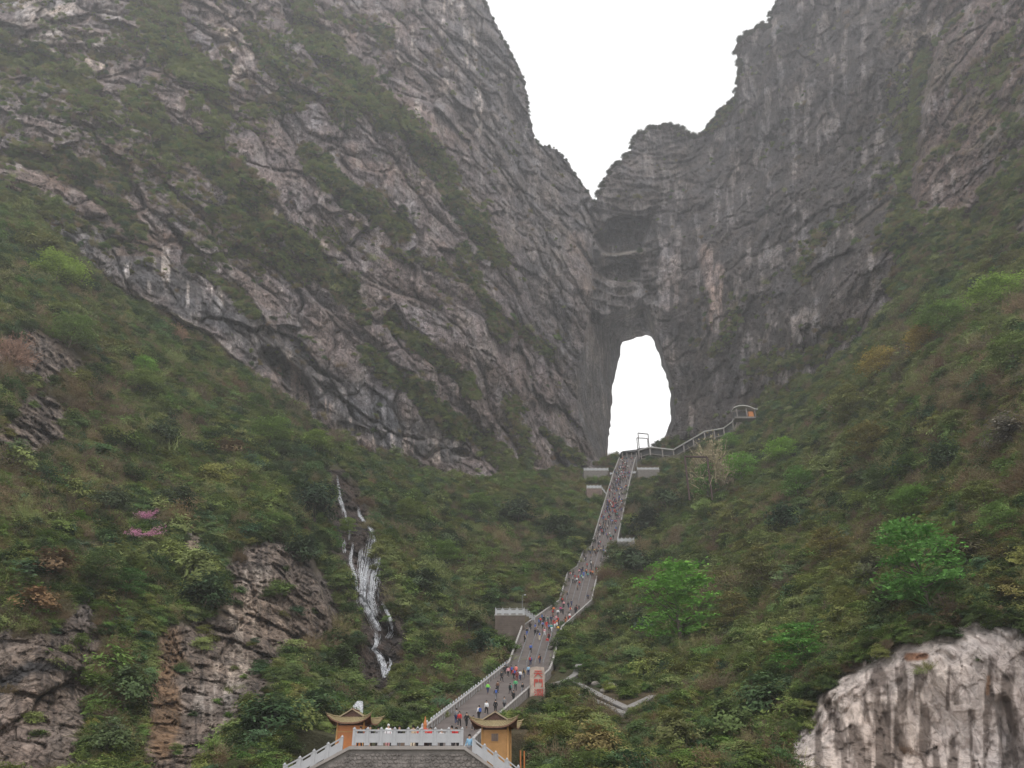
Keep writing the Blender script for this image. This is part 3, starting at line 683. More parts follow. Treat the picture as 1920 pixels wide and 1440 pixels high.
# random directions over the picture and its surroundings, dense where the plants look small
STRUCT_KEEPOUT = [[(1040,1280),(1085,1245),(1095,1270),(1225,1305),(1225,1345),(1180,1395),(1160,1350)]]
def blocked(uu, vv):
    l_, r_, _ = stair_uv(vv)
    b = (uu > l_ - 3) & (uu < r_ + 7) & (vv > 856) & (vv < 1375)
    b |= (uu > 918) & (uu < 1002) & (vv > 1132) & (vv < 1212) & (uu < l_ + 4)
    b |= (uu > 1091) & (uu < 1144) & (vv > 872) & (vv < 899); b |= (uu > 1097) & (uu < 1137) & (vv > 906) & (vv < 936)
    b |= (uu > 1188) & (uu < 1242) & (vv > 872) & (vv < 897); b |= (uu > 1150) & (uu < 1194) & (vv > 1002) & (vv < 1026)
    b |= (uu > 992) & (uu < 1026) & (vv > 1246) & (vv < 1318)
    b |= (uu > 935) & (uu < 994) & (vv > 1288) & (vv < 1352) & (uu - 935 > (1352 - vv) * .5)
    b |= (uu > 540) & (uu < 1000) & (vv > 1368)
    b |= (uu > 1190) & (uu < 1225) & (vv > 835) & (vv < 846)
    chan = seg_dist(uu, vv, [(1040,1282),(1066,1276),(1115,1300),(1165,1335),(1180,1390)]  ) < 15
    chan |= seg_dist(uu, vv, [(1060,1280),(1085,1252)]) < 11
    chan |= seg_dist(uu, vv, [(1085,1285),(1175,1328),(1225,1308)]) < 14
    wk = seg_dist(uu, vv, [(1197,858),(1217,852),(1262,857),(1320,825),(1355,818),(1373,806),(1380,796)]) < 13
    wk |= (uu > 1374) & (uu < 1424) & (vv > 756) & (vv < 792)
    return b | chan | wk
n_try = 700000
cu = rng.uniform(-260, 2180, n_try); cv = rng.uniform(-120, 1480, n_try)
ju = np.clip(np.searchsorted(au, cu), 0, NU - 1); jv = np.clip(np.searchsorted(av, cv), 0, NV - 1)
ii = jv * NU + ju
live = used.ravel()[ii] & ~outm[ii] & ~inside(cu, cv, HOLE_R) & ~inside(cu, cv, SKYP)
live &= ~blocked(cu, cv)
dpx = dist_px(Yd[ii], cv)
slope_v = 1 - rock[ii]; grn = green[ii] * rockw[ii]
dens = np.maximum(slope_v, grn * 1.0)
# scattered shrubs over bare rock, more on the right-hand face and lower left wall
spr = sstep(.02, .4, fbm(PT[ii] / 24, 3, 131)); dens = np.maximum(dens, rockw[ii] * spr * np.where(cu > 1640, .28, np.where((cu < 500) & (cv < 470), .22, .03)) * (1 - tun[ii]))
dens = np.maximum(dens * (1 - outc[ii]) ** 2, outc[ii] * .018); dens *= (1 - bed[ii] * .9)
rimd = seg_dist(cu, cv, PALE0[:24]); dens = np.where(pale[ii] > .5, np.where(rimd < 7, .5, .004), np.where(rimd < 22, 2.2, dens))
size = np.exp(rng.normal(0, .33, n_try)) * np.where(rockw[ii] > .5, 1.9, 2.6) * np.clip(dpx / 190, .62, 1.25)
size *= 1.35; size = np.clip(size, .8, 8)
spx = size * F / dpx
prob = dens * np.clip(62.0 / (spx ** 2), 0, 1) * np.where(rockw[ii] > .5, .85, 1.0)
sel = np.where(live & (rng.uniform(size=n_try) < prob))[0]
cu, cv, ii, size, dpx = cu[sel], cv[sel], ii[sel], size[sel], dpx[sel]
PP = Wn(cu, cv, Yd[ii] + .2)
rw = rockw[ii]
# what grows where
nA = fbm(PP / 30, 3, 141); nB = fbm(PP / 13, 3, 142); nC = fbm(PP / 55, 2, 143); rr = rng.uniform(size=len(sel))
def zone(pts, w): return stroke(cu, cv, pts, w, nA * .8)
brown = .10 + nA * .75 + .35 * zone([(0,660),(120,700),(150,820),(60,900)], 110) + .3 * zone([(0,950),(200,900)], 60) + .3 * zone([(1700,700),(1850,760),(1900,880)], 90) + .3 * zone([(1450,1060),(1600,1010)], 50) + .3 * zone([(860,1160),(800,1270)], 55) + .3 * zone([(1100,1360),(1000,1400)], 50) \
  + .3 * rw * (1 - grn[sel]) - .1 * rw * grn[sel] - .3 * zone([(1400,900),(1300,1000)], 90) - .3 * zone([(900,950),(760,900)], 90) - .25 * zone([(560,900),(600,1000)], 60) - .3 * zone([(560,1330),(760,1300)], 70)
typ = np.where(rr < np.clip(brown, .08, .75), 3, np.where(nB > .1, 0, 1)); typ = np.where(rng.uniform(size=len(sel)) < .16, 2, typ)
typ = np.where(rng.uniform(size=len(sel)) < .05, 4, typ)
PAL = dict(dark=(.052, .076, .030), green=(.098, .142, .040), olive=(.135, .142, .046), yel=(.145, .165, .05), fresh=(.14, .235, .052), brn=(.125, .098, .062), blue=(.056, .092, .048), tan=(.26, .2, .11))
PALA = np.array([PAL[k] for k in ('dark', 'green', 'olive', 'yel', 'fresh', 'blue')])
w6 = np.stack([.9 + nC * 1.6 + zone([(560,900),(600,1010),(560,1050)], 60) * 2 + zone([(1000,1060),(1060,1000)], 50) + zone([(1220,960),(1180,1060)], 45) * 1.5, .9 + nA, .8 - nA + .4 * (cu > 1200) + rw * .8, .06 + np.clip(nB, 0, 1) * .6 + zone([(1750,560),(1650,640)], 60) * .6 + .2 * rw,
   .05 + np.clip(nB - .15, 0, 1) * 1.1 + zone([(1880,540),(1800,580)], 50) * .9 + zone([(1300,900),(1400,860),(1480,840)], 45) * .8 + zone([(1260,1100),(1300,1180)], 50) * .7, .35 + nC * .5], -1)
w6 = np.clip(w6, .01, 4) ** 1.6; w6 /= w6.sum(1, keepdims=True); cw = w6.cumsum(1); rr2 = rng.uniform(size=(len(sel), 1)); pk = (rr2 > cw).sum(1).clip(0, 5)
tint = PALA[pk] * 1.0
tw = np.array(PAL['brn']) * (.75 - rng.uniform(size=(len(sel), 1)) * .35) + np.array(PAL['tan']) * rng.uniform(size=(len(sel), 1)) * .22
tint = np.where((typ == 3)[:, None], tw, tint); tint = np.where((typ == 4)[:, None], np.array((.13, .13, .055)), tint)
tint *= np.exp(rng.normal(0, .13, (len(sel), 1))) * np.exp(fbm(PP / 9, 3, 151) * .7)[:, None] * (1 + rng.normal(0, .06, (len(sel), 3)))
tint *= np.where(rw > .5, 1.45, 1.36)[:, None]
tint = np.minimum(tint, np.array([.17, .20, .075]))
rots = np.stack([rng.normal(0.12, .18, len(sel)), rng.normal(0, .18, len(sel)), rng.uniform(0, 6.28, len(sel))], -1)
hh = rng.uniform(.75, 1.3, len(sel)); scl = np.stack([size * .95, size * .95, size * hh * .9], -1)
PP[:, 2] -= size * .18
INFO = [('undergrowth', 'dense rounded green shrubs covering the steep slopes', 'round'), ('shrubbery', 'loose shrubs with flat leafy sprays over the slopes', 'spray'),
        ('ground_foliage', 'small leafy plants filling gaps on the slopes', 'small'), ('bare_undergrowth', 'brown leafless twiggy brush across the slopes and ledges', 'twig'), ('grass', 'yellowish dry grass tufts among the shrubs', 'grass')]
for t, (nm_, lb, pk_) in enumerate(INFO):
    m = typ == t
    scatter(nm_, lb, PROTO[pk_], PP[m], rots[m], scl[m], tint[m])
print('scattered', len(sel), [int((typ == t).sum()) for t in range(5)])
# the fringe of bushes along ridge lines, against the sky
fp = []; fs = []; ft = []
RIDGE = [(SKYL, .6, 3.2), (SKYR, 1.0, 4.2)]
for line, dn, sz0 in RIDGE:
    for k in range(len(line) - 1):
        a, b = line[k], line[k + 1]
        if max(a[1], b[1]) < -30: continue
        L = math.hypot(b[0] - a[0], b[1] - a[1]); steep = abs(b[1] - a[1]) / L
        q = dn * (1.0 - .62 * steep)
        for j in range(int(L * q * .6)):
            t = random.random(); uu = a[0] + (b[0] - a[0]) * t; vv = a[1] + (b[1] - a[1]) * t + random.uniform(-1, 5); uu += random.uniform(0, 4) * (-1 if line is SKYL else (1 if uu > 1310 else 0))
            y_ = yat(uu, vv + 4); p = W(uu, vv, y_); s_ = random.uniform(.5, 1.5) * sz0
            p.z -= s_ * .15; fp.append(p); fs.append((s_, s_, s_ * random.uniform(.8, 1.3))); ft.append(np.array(random.choice([(.06, .07, .04), (.08, .08, .045), (.05, .065, .04)])))
for k in range(46):      # low bushes behind the top of the stair
    uu = random.uniform(1134, 1262); vv = np.interp(uu, [1134, 1150, 1166, 1200, 1262], [864, 858, 853, 852, 832]) + random.uniform(2, 8); p = W(uu, vv, 505 + random.uniform(-4, 6)); s_ = random.uniform(2.2, 4.5); p.z -= .5
    fp.append(p); fs.append((s_, s_, s_ * .8)); ft.append(np.array((.045, .055, .035)))
n_ = len(fp); fr_ = np.stack([rng.normal(0, .1, n_), rng.normal(0, .1, n_), rng.uniform(0, 6.28, n_)], -1)
scatter('ridge_foliage', 'dark shrubs fringing the ridge lines against the white sky', PROTO['round'] + PROTO['spray'] + PROTO['twig'][:1], np.array([tuple(p) for p in fp]), fr_, np.array(fs), np.array(ft))

fp = []; fs = []; ft = []      # shrubs rooted along the rim of the pale cliff, leaning over it
for a, b in zip(PALE0[1:23], PALE0[2:24]):
    L = math.dist(a, b)
    for j in range(max(1, int(L / 4.5))):
        t = random.random(); uu = a[0] + (b[0] - a[0]) * t - random.uniform(0, 12); vv = a[1] + (b[1] - a[1]) * t + random.uniform(-16, 5); y_ = min(yat(uu - 4, vv - 8), yat(uu + 6, vv + 8)) - 1.2
        s_ = random.uniform(1.0, 2.3); p = W(uu, vv, y_); p.z -= s_ * .3; fp.append(tuple(p)); fs.append((s_ * 1.2, s_ * 1.2, s_ * random.uniform(.6, 1.0))); ft.append(random.choice([(.07, .10, .035), (.13, .14, .045), (.05, .08, .035), (.12, .09, .055), (.10, .15, .04)]))
n_ = len(fp); scatter('rim_foliage', 'shrubs leaning over the rim of the pale cliff', PROTO['round'] + PROTO['spray'] + PROTO['twig'][:1], np.array(fp), np.stack([rng.normal(0.3, .2, n_), rng.normal(0, .25, n_), rng.uniform(0, 6.28, n_)], -1), np.array(fs), np.array(ft))
# ---- single trees and shrubs that stand out
def trunk_mesh(name, seed, lean=.1):
    r = random.Random(seed); m = MB(); top = Vector((r.uniform(-lean, lean), r.uniform(-lean, lean), .72))
    m.tube([(0, 0, -.05), tuple(top * .4 + Vector((r.uniform(-.03, .03), 0, 0))), tuple(top)], [.03, .022, .008], 6)
    for k in range(7):
        z = r.uniform(.22, .6); az = r.uniform(0, 6.28); L = r.uniform(.2, .36); p = top * (z / .72)
        m.tube([tuple(p), tuple(p + Vector((math.cos(az) * L * .5, math.sin(az) * L * .5, .07))), tuple(p + Vector((math.cos(az) * L, math.sin(az) * L, .18)))], [.011, .008, .003], 4)
    return m.mesh(name)
TRUNKS = [trunk_mesh('trunk', k) for k in range(3)]
CROWNS = {'tree': [leaf_mesh('tiered_crown', 'tree', 300 + k) for k in range(3)], 'bush': [leaf_mesh('bushy_crown', 'round', 320 + k) for k in range(3)], 'twig': [leaf_mesh('bare_crown', 'twig', 340 + k) for k in range(2)]}
TREES = [ # u, v of the foot, height px, crown kind, tint, label, width factor
 (1278,1205,150,'tree',(.10,.27,.05),'large bright green layered tree right of the staircase, above the stone channel',1.1),
 (1745,1145,175,'tree',(.07,.20,.05),'tall tiered green tree on the slope above the pale cliff',.95),
 (1508,1262,90,'tree',(.075,.21,.05),'bright green broad tree at the upper left corner of the pale cliff',1.3),
 (1770,1125,40,'tree',(.08,.22,.06),'small fresh green tree hanging over the rim of the pale cliff',1.7),
 (1392,905,58,'tree',(.13,.31,.06),'vivid green tree just right of the pale blossoming tree',1.2),
 (1345,925,112,'twig',(.19,.20,.13),'slender pale blossoming tree rising beside the rusty frame',.8),
 (1330,935,70,'tree',(.09,.21,.055),'green sapling under the pale blossoming tree',.8),
 (1470,865,44,'tree',(.15,.31,.06),'yellow green round tree up the slope from the covered walkway',1.5),
 (1372,845,34,'tree',(.12,.26,.06),'light green shrub directly below the covered walkway posts',1.3),
 (1500,935,62,'tree',(.085,.20,.05),'mid green tree above a dark hollow on the right slope',1.0),
 (1475,1000,75,'bush',(.03,.065,.035),'dark bluish green bushy tree in the middle of the right slope',1.0),
 (1880,575,60,'tree',(.15,.28,.06),'fresh green wide tree under the brown rock at the right edge',1.7),
 (1780,625,62,'tree',(.10,.20,.05),'soft green tree below the ochre scrub near the cliff foot',1.6),
 (1655,705,56,'tree',(.21,.22,.06),'yellow flowering tree on the upper right slope',1.3),
 (1740,655,50,'tree',(.20,.20,.06),'golden green shrub tree high on the right slope',1.4),
 (1600,790,70,'tree',(.11,.15,.05),'olive green spreading tree near the foot of the right cliff',1.2),
 (1640,860,70,'tree',(.12,.14,.05),'dull olive tree midway up the right slope',1.3),
 (1780,880,66,'bush',(.05,.09,.05),'dark evergreen shrub on the upper right slope',1.2),
 (1900,830,70,'bush',(.13,.15,.12),'greyish silver shrub at the right edge of the slope',1.4),
 (1905,690,70,'tree',(.09,.16,.05),'green tree cut by the right edge, above brown scrub',1.2),
 (1720,960,48,'tree',(.11,.24,.06),'bright green low tree above the tall tiered tree',1.6),
 (1660,930,60,'tree',(.06,.11,.045),'deep green tree left of the bright low tree',1.1),
 (1850,960,60,'tree',(.10,.15,.05),'olive tree on the slope below the silver shrub',1.2),
 (1560,1060,70,'tree',(.12,.14,.05),'straw green tree at the centre of the right slope',1.2),
 (1640,1090,60,'bush',(.06,.08,.045),'dusky green bush uphill from the pale cliff',1.3),
 (1430,1110,75,'tree',(.09,.12,.05),'grey green tree between the staircase and the tiered tree',1.1),
 (1380,1180,70,'tree',(.11,.13,.05),'dull green tree right of the large bright tree',1.0),
 (1440,1345,90,'bush',(.05,.10,.045),'dark leafy bush left of the pale cliff',1.3),
 (1370,1390,90,'bush',(.07,.12,.045),'rounded green bush at the bottom, left of the pale cliff',1.2),
 (1270,1400,70,'bush',(.09,.12,.05),'olive bush beside the stone channel at the bottom',1.4),
 (1120,1420,70,'bush',(.13,.13,.055),'pale olive bush right of the front pavilion',1.5),
 (1040,1350,38,'bush',(.09,.16,.04),'yellow green bush under the carved stone',1.6),
 (1095,1262,34,'tree',(.07,.16,.05),'small green shrub beside the carved stone and channel',1.4),
 (1215,1000,60,'bush',(.035,.06,.035),'very dark shrub close to the upper staircase on its right',1.2),
 (1190,1080,66,'bush',(.04,.07,.04),'dark tree right of the side railing bend',1.2),
 (1250,960,56,'bush',(.045,.08,.04),'dark green shrub left of the rusty frame',1.3),
 (1880,1010,66,'tree',(.10,.20,.06),'fresh green tree near the right edge above the overhead wires',1.1),
 (1820,1050,60,'bush',(.08,.09,.05),'brownish green bush right of the tiered tree',1.4),
 (1895,1130,56,'bush',(.11,.12,.045),'mossy yellow bush on the rim of the pale cliff at the right',1.5),
 (105,530,60,'tree',(.16,.28,.06),'bright yellow green tree on the left slope under the cliff',1.6),
 (75,480,60,'bush',(.10,.13,.045),'olive bush at the left edge below the cliff ledge',1.4),
 (130,650,66,'tree',(.09,.17,.05),'green layered tree at the left, below the bright tree',1.3),
 (268,700,34,'tree',(.13,.29,.06),'small vivid green shrub in the middle of the left slope',1.3),
 (265,735,40,'tree',(.12,.20,.06),'light green spreading shrub below the small vivid one',1.8),
 (505,835,56,'tree',(.10,.19,.05),'green bush below the orange foot of the left cliff',1.5),
 (590,850,44,'tree',(.12,.21,.05),'yellow green bush at the cliff foot above the waterfall',1.5),
 (500,800,40,'bush',(.08,.12,.05),'dull green shrub under the overhanging cliff',1.6),
 (590,975,95,'bush',(.028,.055,.032),'dark evergreen tree left of the top of the waterfall',1.1),
 (565,1055,70,'bush',(.035,.065,.035),'dark evergreen shrub above the grey outcrop',1.2),
 (650,1000,30,'tree',(.12,.22,.05),'bright shrub overhanging the upper waterfall',1.2),
 (180,1100,70,'tree',(.07,.13,.05),'mid green tree below the pink blossom, left',1.3),
 (235,1120,54,'tree',(.06,.15,.05),'fresh green tree above the brown stained rock',1.3),
 (380,1145,80,'bush',(.035,.07,.035),'deep green bushy tree on the shoulder of the grey outcrop',1.4),
 (330,960,60,'bush',(.04,.065,.035),'dark shrub right of the pink blossoming branches',1.4),
 (205,960,60,'bush',(.05,.08,.045),'dark green shrub left of the pink blossoming branches',1.3),
 (95,1080,70,'bush',(.10,.085,.05),'brownish bush near the left edge below the scrub',1.4),
 (60,1150,60,'bush',(.14,.11,.06),'ochre brown bush above the lower left rocks',1.5),
 (230,1330,95,'bush',(.05,.09,.04),'green bush between the two lower left outcrops',1.1),
 (200,1420,80,'bush',(.06,.10,.045),'leafy bush at the bottom between the outcrops',1.2),
 (500,1380,90,'bush',(.035,.075,.035),'dark green bush right of the grey outcrop foot',1.6),
 (590,1345,60,'bush',(.05,.10,.045),'green bush above the left pavilion',1.7),
 (640,1260,60,'bush',(.055,.095,.04),'green bush left of the foot of the waterfall',1.3),
 (790,1110,56,'bush',(.045,.08,.04),'dark green shrub right of the waterfall',1.6),
 (830,1060,44,'tree',(.10,.20,.05),'bright green low shrub between waterfall and staircase',1.9),
 (900,960,36,'tree',(.10,.19,.05),'small bright tree on the slope left of the upper stairs',1.5),
 (840,1030,48,'bush',(.05,.085,.04),'rounded green shrub uphill of the bright low shrub',1.4),
 (970,980,56,'bush',(.04,.07,.038),'dark bush under the foot of the central cliff',1.5),
 (1050,1010,60,'bush',(.038,.066,.035),'dark bush hugging the left side of the upper staircase',1.2),
 (905,1230,56,'bush',(.035,.08,.045),'bluish dark bush below the small railed platform',1.3),
 (880,1180,50,'bush',(.07,.11,.045),'soft green shrub left of the small railed platform',1.5),
 (780,1330,44,'bush',(.10,.15,.05),'light green bush left of the lowest flight of stairs',1.9),
 (430,860,50,'bush',(.10,.09,.05),'rusty brown bush in the middle of the left slope',1.5),
 (330,640,36,'twig',(.16,.13,.09),'bare twiggy tree against the pale cliff foot',1.2),
 (20,690,70,'twig',(.15,.12,.09),'leafless brown tree at the left edge of the slope',1.1),
 (770,980,44,'tree',(.11,.18,.05),'yellowish green tree above and right of the waterfall',1.5),
 (300,830,50,'bush',(.045,.08,.04),'dark green shrub on the left slope below the vivid shrub',1.5)]
for (uu, vv, hp, kd, tn, lb, wf) in TREES:
    y_ = yat(uu, vv) * .985; p = W(uu, vv, y_); h = hp * dist_px(y_, vv) / F
    t = empty({'tree': 'tree', 'bush': 'bush', 'twig': 'bare_tree'}[kd], p, random.uniform(0, 6.28), label=lb, category={'tree': 'tree', 'bush': 'bush', 'twig': 'tree'}[kd])
    tr = link('trunk', random.choice(TRUNKS), M_BARK, t); tr.scale = (h, h, h if kd != 'bush' else h * .6)
    k = h if kd != 'bush' else h * .95
    c = link('crown', random.choice(CROWNS[kd]), None, t); k_ = 1.15 if kd == 'tree' else 1.1; c['tint'] = [tn[0] * k_ * 1.25, tn[1] * 1.1, tn[2] * 1.1, 1.0]
    c.scale = (k * wf * (1 if kd == 'tree' else .72), k * wf * (1 if kd == 'tree' else .72), k * (1.0 if kd == 'tree' else .98))
# pink blossom: a redbud growing out of the rock face, two layers of branches
PINK = bpy.data.materials.new('pink_blossom'); 
def pink_mesh(seed, wd, ht):
    r = np.random.default_rng(seed); m = MB(); mt = MB()
    for k in range(26):
        a = r.uniform(-1, 1); e = Vector((a * wd, r.uniform(-.6, .6), ht * (.25 + abs(a) * .3 + r.uniform(-.25, .75)))); s0 = Vector((a * wd * .25, 0, .1))
        mt.tube([tuple(Vector((0, 0, -.3))), tuple(s0), tuple(e)], [.05, .035, .01], 4)
        for j in range(48):
            t = r.uniform(.1, 1.08); c = s0.lerp(e, t) + Vector(r.normal(size=3) * .17)
            a1 = Vector(r.normal(size=3)).normalized() * .065; b1 = a1.cross(Vector(r.normal(size=3))).normalized() * .045
            m.quad(c - a1 - b1, c + a1 - b1, c + a1 + b1, c - a1 + b1)
    return m, mt
M_PINK = plain('pink_petals', (.62, .27, .42), .8, .25, 3)
for (uu, vv, wd, ht, lb) in ((272,972,3.1,1.8,'pink blossoming branches, the higher spray on the left slope'), (268,1004,4.3,1.5,'pink blossoming branches, the lower and wider spray above the scrub')):
    y_ = yat(uu, vv) - 10; t = empty('blossoming_tree', W(uu, vv, y_), 0, label=lb, category='tree')
    m, mt = pink_mesh(int(uu), wd, ht); mt.build('trunk', M_BARK, t); b = m.build('blossom', M_PINK, t)

# ------------------------------------------------------------------ waterfall
def water_mat():
    m, n, o = newmat('falling_water'); L = n.links.new
    geo = N(n, 'ShaderNodeNewGeometry'); mp = N(n, 'ShaderNodeMapping'); mp.inputs['Scale'].default_value = (3.2, 3.2, .9); L(geo.outputs['Position'], mp.inputs['Vector'])
    nz = N(n, 'ShaderNodeTexNoise', Scale=1.0, Detail=5.0, Roughness=.7); L(mp.outputs[0], nz.inputs['Vector'])
    rp = N(n, 'ShaderNodeValToRGB'); rp.color_ramp.elements[0].position = .38; rp.color_ramp.elements[1].position = .62
    L(nz.outputs[0], rp.inputs[0])
    b = N(n, 'ShaderNodeBsdfPrincipled', Roughness=.35); b.inputs['Base Color'].default_value = (.82, .84, .88, 1)
    tr = N(n, 'ShaderNodeBsdfTransparent'); mx = N(n, 'ShaderNodeMixShader'); L(rp.outputs[0], mx.inputs[0]); L(tr.outputs[0], mx.inputs[1]); L(b.outputs[0], mx.inputs[2]); L(mx.outputs[0], o.inputs[0])
    return m
M_WATER = water_mat()
M_VEIL = water_mat(); M_VEIL.name = 'water_veil'
for q in M_VEIL.node_tree.nodes:
    if q.type == 'VALTORGB': q.color_ramp.elements[0].position = .46; q.color_ramp.elements[1].position = .95
    if q.type == 'MAPPING': q.inputs['Scale'].default_value = (4.5, 4.5, .6)
def z6(p): return (560 + p[0] / 2.878, 860 + p[1] / 2.878)
FALLS = [([(205,90),(215,150),(222,210),(240,260),(255,340),(275,390),(270,440)],3.2,9),([(320,255),(330,310),(370,350),(400,400),(415,440),(420,520)],2.6,8),([(335,300),(345,340)],3,3),
 ([(400,400),(385,470),(370,560),(355,620),(350,700),(350,770),(390,850),(430,930)],8,26),([(430,480),(425,560),(400,640),(390,760),(420,850)],9,18),([(290,450),(280,560),(300,620),(320,720)],3.5,9),
 ([(450,770),(490,850),(505,930),(480,970)],4,9),([(420,930),(425,1000),(405,1030),(440,1060),(460,1120),(465,1185)],4.5,14),([(490,1075),(495,1110),(470,1170)],3,6),([(245,430),(250,510)],2.5,3),([(340,480),(330,600),(360,700)],7,10)]
m = MB(); veil = MB()
for pts, jit, n_ in FALLS:
    P = [z6(q) for q in pts]; L = [0]
    for a, b in zip(P, P[1:]): L.append(L[-1] + math.dist(a, b))
    for k in range(int(n_ * 3.6 + 10)):
        vl = k < n_ * .8; s0 = random.uniform(0, .85) * L[-1]; s1 = min(L[-1], s0 + random.uniform(.08, .4) * L[-1]); off = random.gauss(0, jit * .62); w = random.uniform(.06, .22) if not vl else random.uniform(.3, .9)
        if not vl and k % 7 == 0: s0, s1, off, w = 0, L[-1], off * .6, random.uniform(.12, .24)
        ns = max(3, int((s1 - s0) / 5)); prev = None
        for j in range(ns + 1):
            s_ = s0 + (s1 - s0) * j / ns; uu = np.interp(s_, L, [q[0] for q in P]) + off + random.uniform(-.8, .8); vv = np.interp(s_, L, [q[1] for q in P])
            ww = w * math.sin(math.pi * (j + .35) / (ns + .7)) + .05
            ys = min(yat(uu, vv), yat(uu - 4, vv), yat(uu + 4, vv), yat(uu, vv + 4)) - .5
            c = W(uu, vv, ys); a_, b_ = c - Vector((ww / 2, 0, 0)), c + Vector((ww / 2, -.15, 0))
            if prev: (veil if vl else m).quad(prev[0], prev[1], b_, a_)
            prev = (a_, b_)
o = m.build('waterfall', M_WATER); vo_ = veil.build('veil', M_VEIL, o, kind='stuff'); tag(o, 'thin white waterfall in many strands down the dark gully of the left slope', 'waterfall')
m = MB()
for k in range(26):
    prev = None; off = random.gauss(0, 1)
    for j in range(7):
        t = j / 6; uu = 675 - 9 * t - 6 * t * t + off * (1.5 + 4.5 * t); vv = 1314 + 30 * t; c = W(uu, vv, min(yat(uu, vv), yat(uu, vv + 14)) - 7)
        ww = .15 + .3 * t; a_, b_ = c - Vector((ww, 0, 0)), c + Vector((ww, 0, 0))
        if prev: m.quad(prev[0], prev[1], b_, a_)
        prev = (a_, b_)
o = m.build('waterfall', M_WATER); tag(o, 'short white cascade of water dropping just behind the left pavilion roof', 'waterfall')

# ------------------------------------------------------------------ the great stair
ST3 = []
for a, b, v_, Y_ in STN:
    A = W(a, v_, Y_); B = W(b, v_, Y_); ST3.append((A.x, B.x, Y_, A.z))
TZ = 3.6      # terrace floor
x0 = ST3[0]; ST3.insert(0, (x0[0] - 4.2, x0[1] - 3.6, 110.0, TZ))
stair = empty('staircase', (sum(ST3[0][:2]) / 2, 110, TZ), 0, label='long grey stone staircase climbing from the terrace to the cave mouth', category='staircase')
def loc(o, par): o.matrix_parent_inverse = Matrix.Translation(par.location).inverted()
m = MB(); steps = []
for (a, b) in zip(ST3, ST3[1:]):
    n_ = max(2, int(round((b[3] - a[3]) / .17)))
    for k in range(n_):
        t0, t1 = k / n_, (k + 1) / n_; xl0, xr0 = a[0] + (b[0] - a[0]) * t0, a[1] + (b[1] - a[1]) * t0; xl1, xr1 = a[0] + (b[0] - a[0]) * t1, a[1] + (b[1] - a[1]) * t1
        y0, y1 = a[2] + (b[2] - a[2]) * t0, a[2] + (b[2] - a[2]) * t1; z0, z1 = a[3] + (b[3] - a[3]) * t0, a[3] + (b[3] - a[3]) * t1
        m.quad((xl0, y0, z0), (xr0, y0, z0), (xr0, y0, z1), (xl0, y0, z1)); m.quad((xl0, y0, z1), (xr0, y0, z1), (xr1, y1, z1), (xl1, y1, z1))
o = m.build('steps', M_STAIR, stair); loc(o, stair); o['kind'] = 'stuff'
m = MB()
for (a, b) in zip(ST3, ST3[1:]):       # solid body under the steps
    m.hexa([(a[0], a[2], a[3] - 5), (a[1], a[2], a[3] - 5), (b[1], b[2], b[3] - 5), (b[0], b[2], b[3] - 5), (a[0], a[2], a[3] - .1), (a[1], a[2], a[3] - .1), (b[1], b[2], b[3] - .1), (b[0], b[2], b[3] - .1)])
o = m.build('base', M_PARAPET, stair); loc(o, stair)
def stair_pt(s, t):     # s along stations, t across
    k = min(int(s), len(ST3) - 2); f = s - k; a, b = ST3[k], ST3[k + 1]
    xl = a[0] + (b[0] - a[0]) * f; xr = a[1] + (b[1] - a[1]) * f
    return Vector((xl + (xr - xl) * t, a[2] + (b[2] - a[2]) * f, a[3] + (b[3] - a[3]) * f))
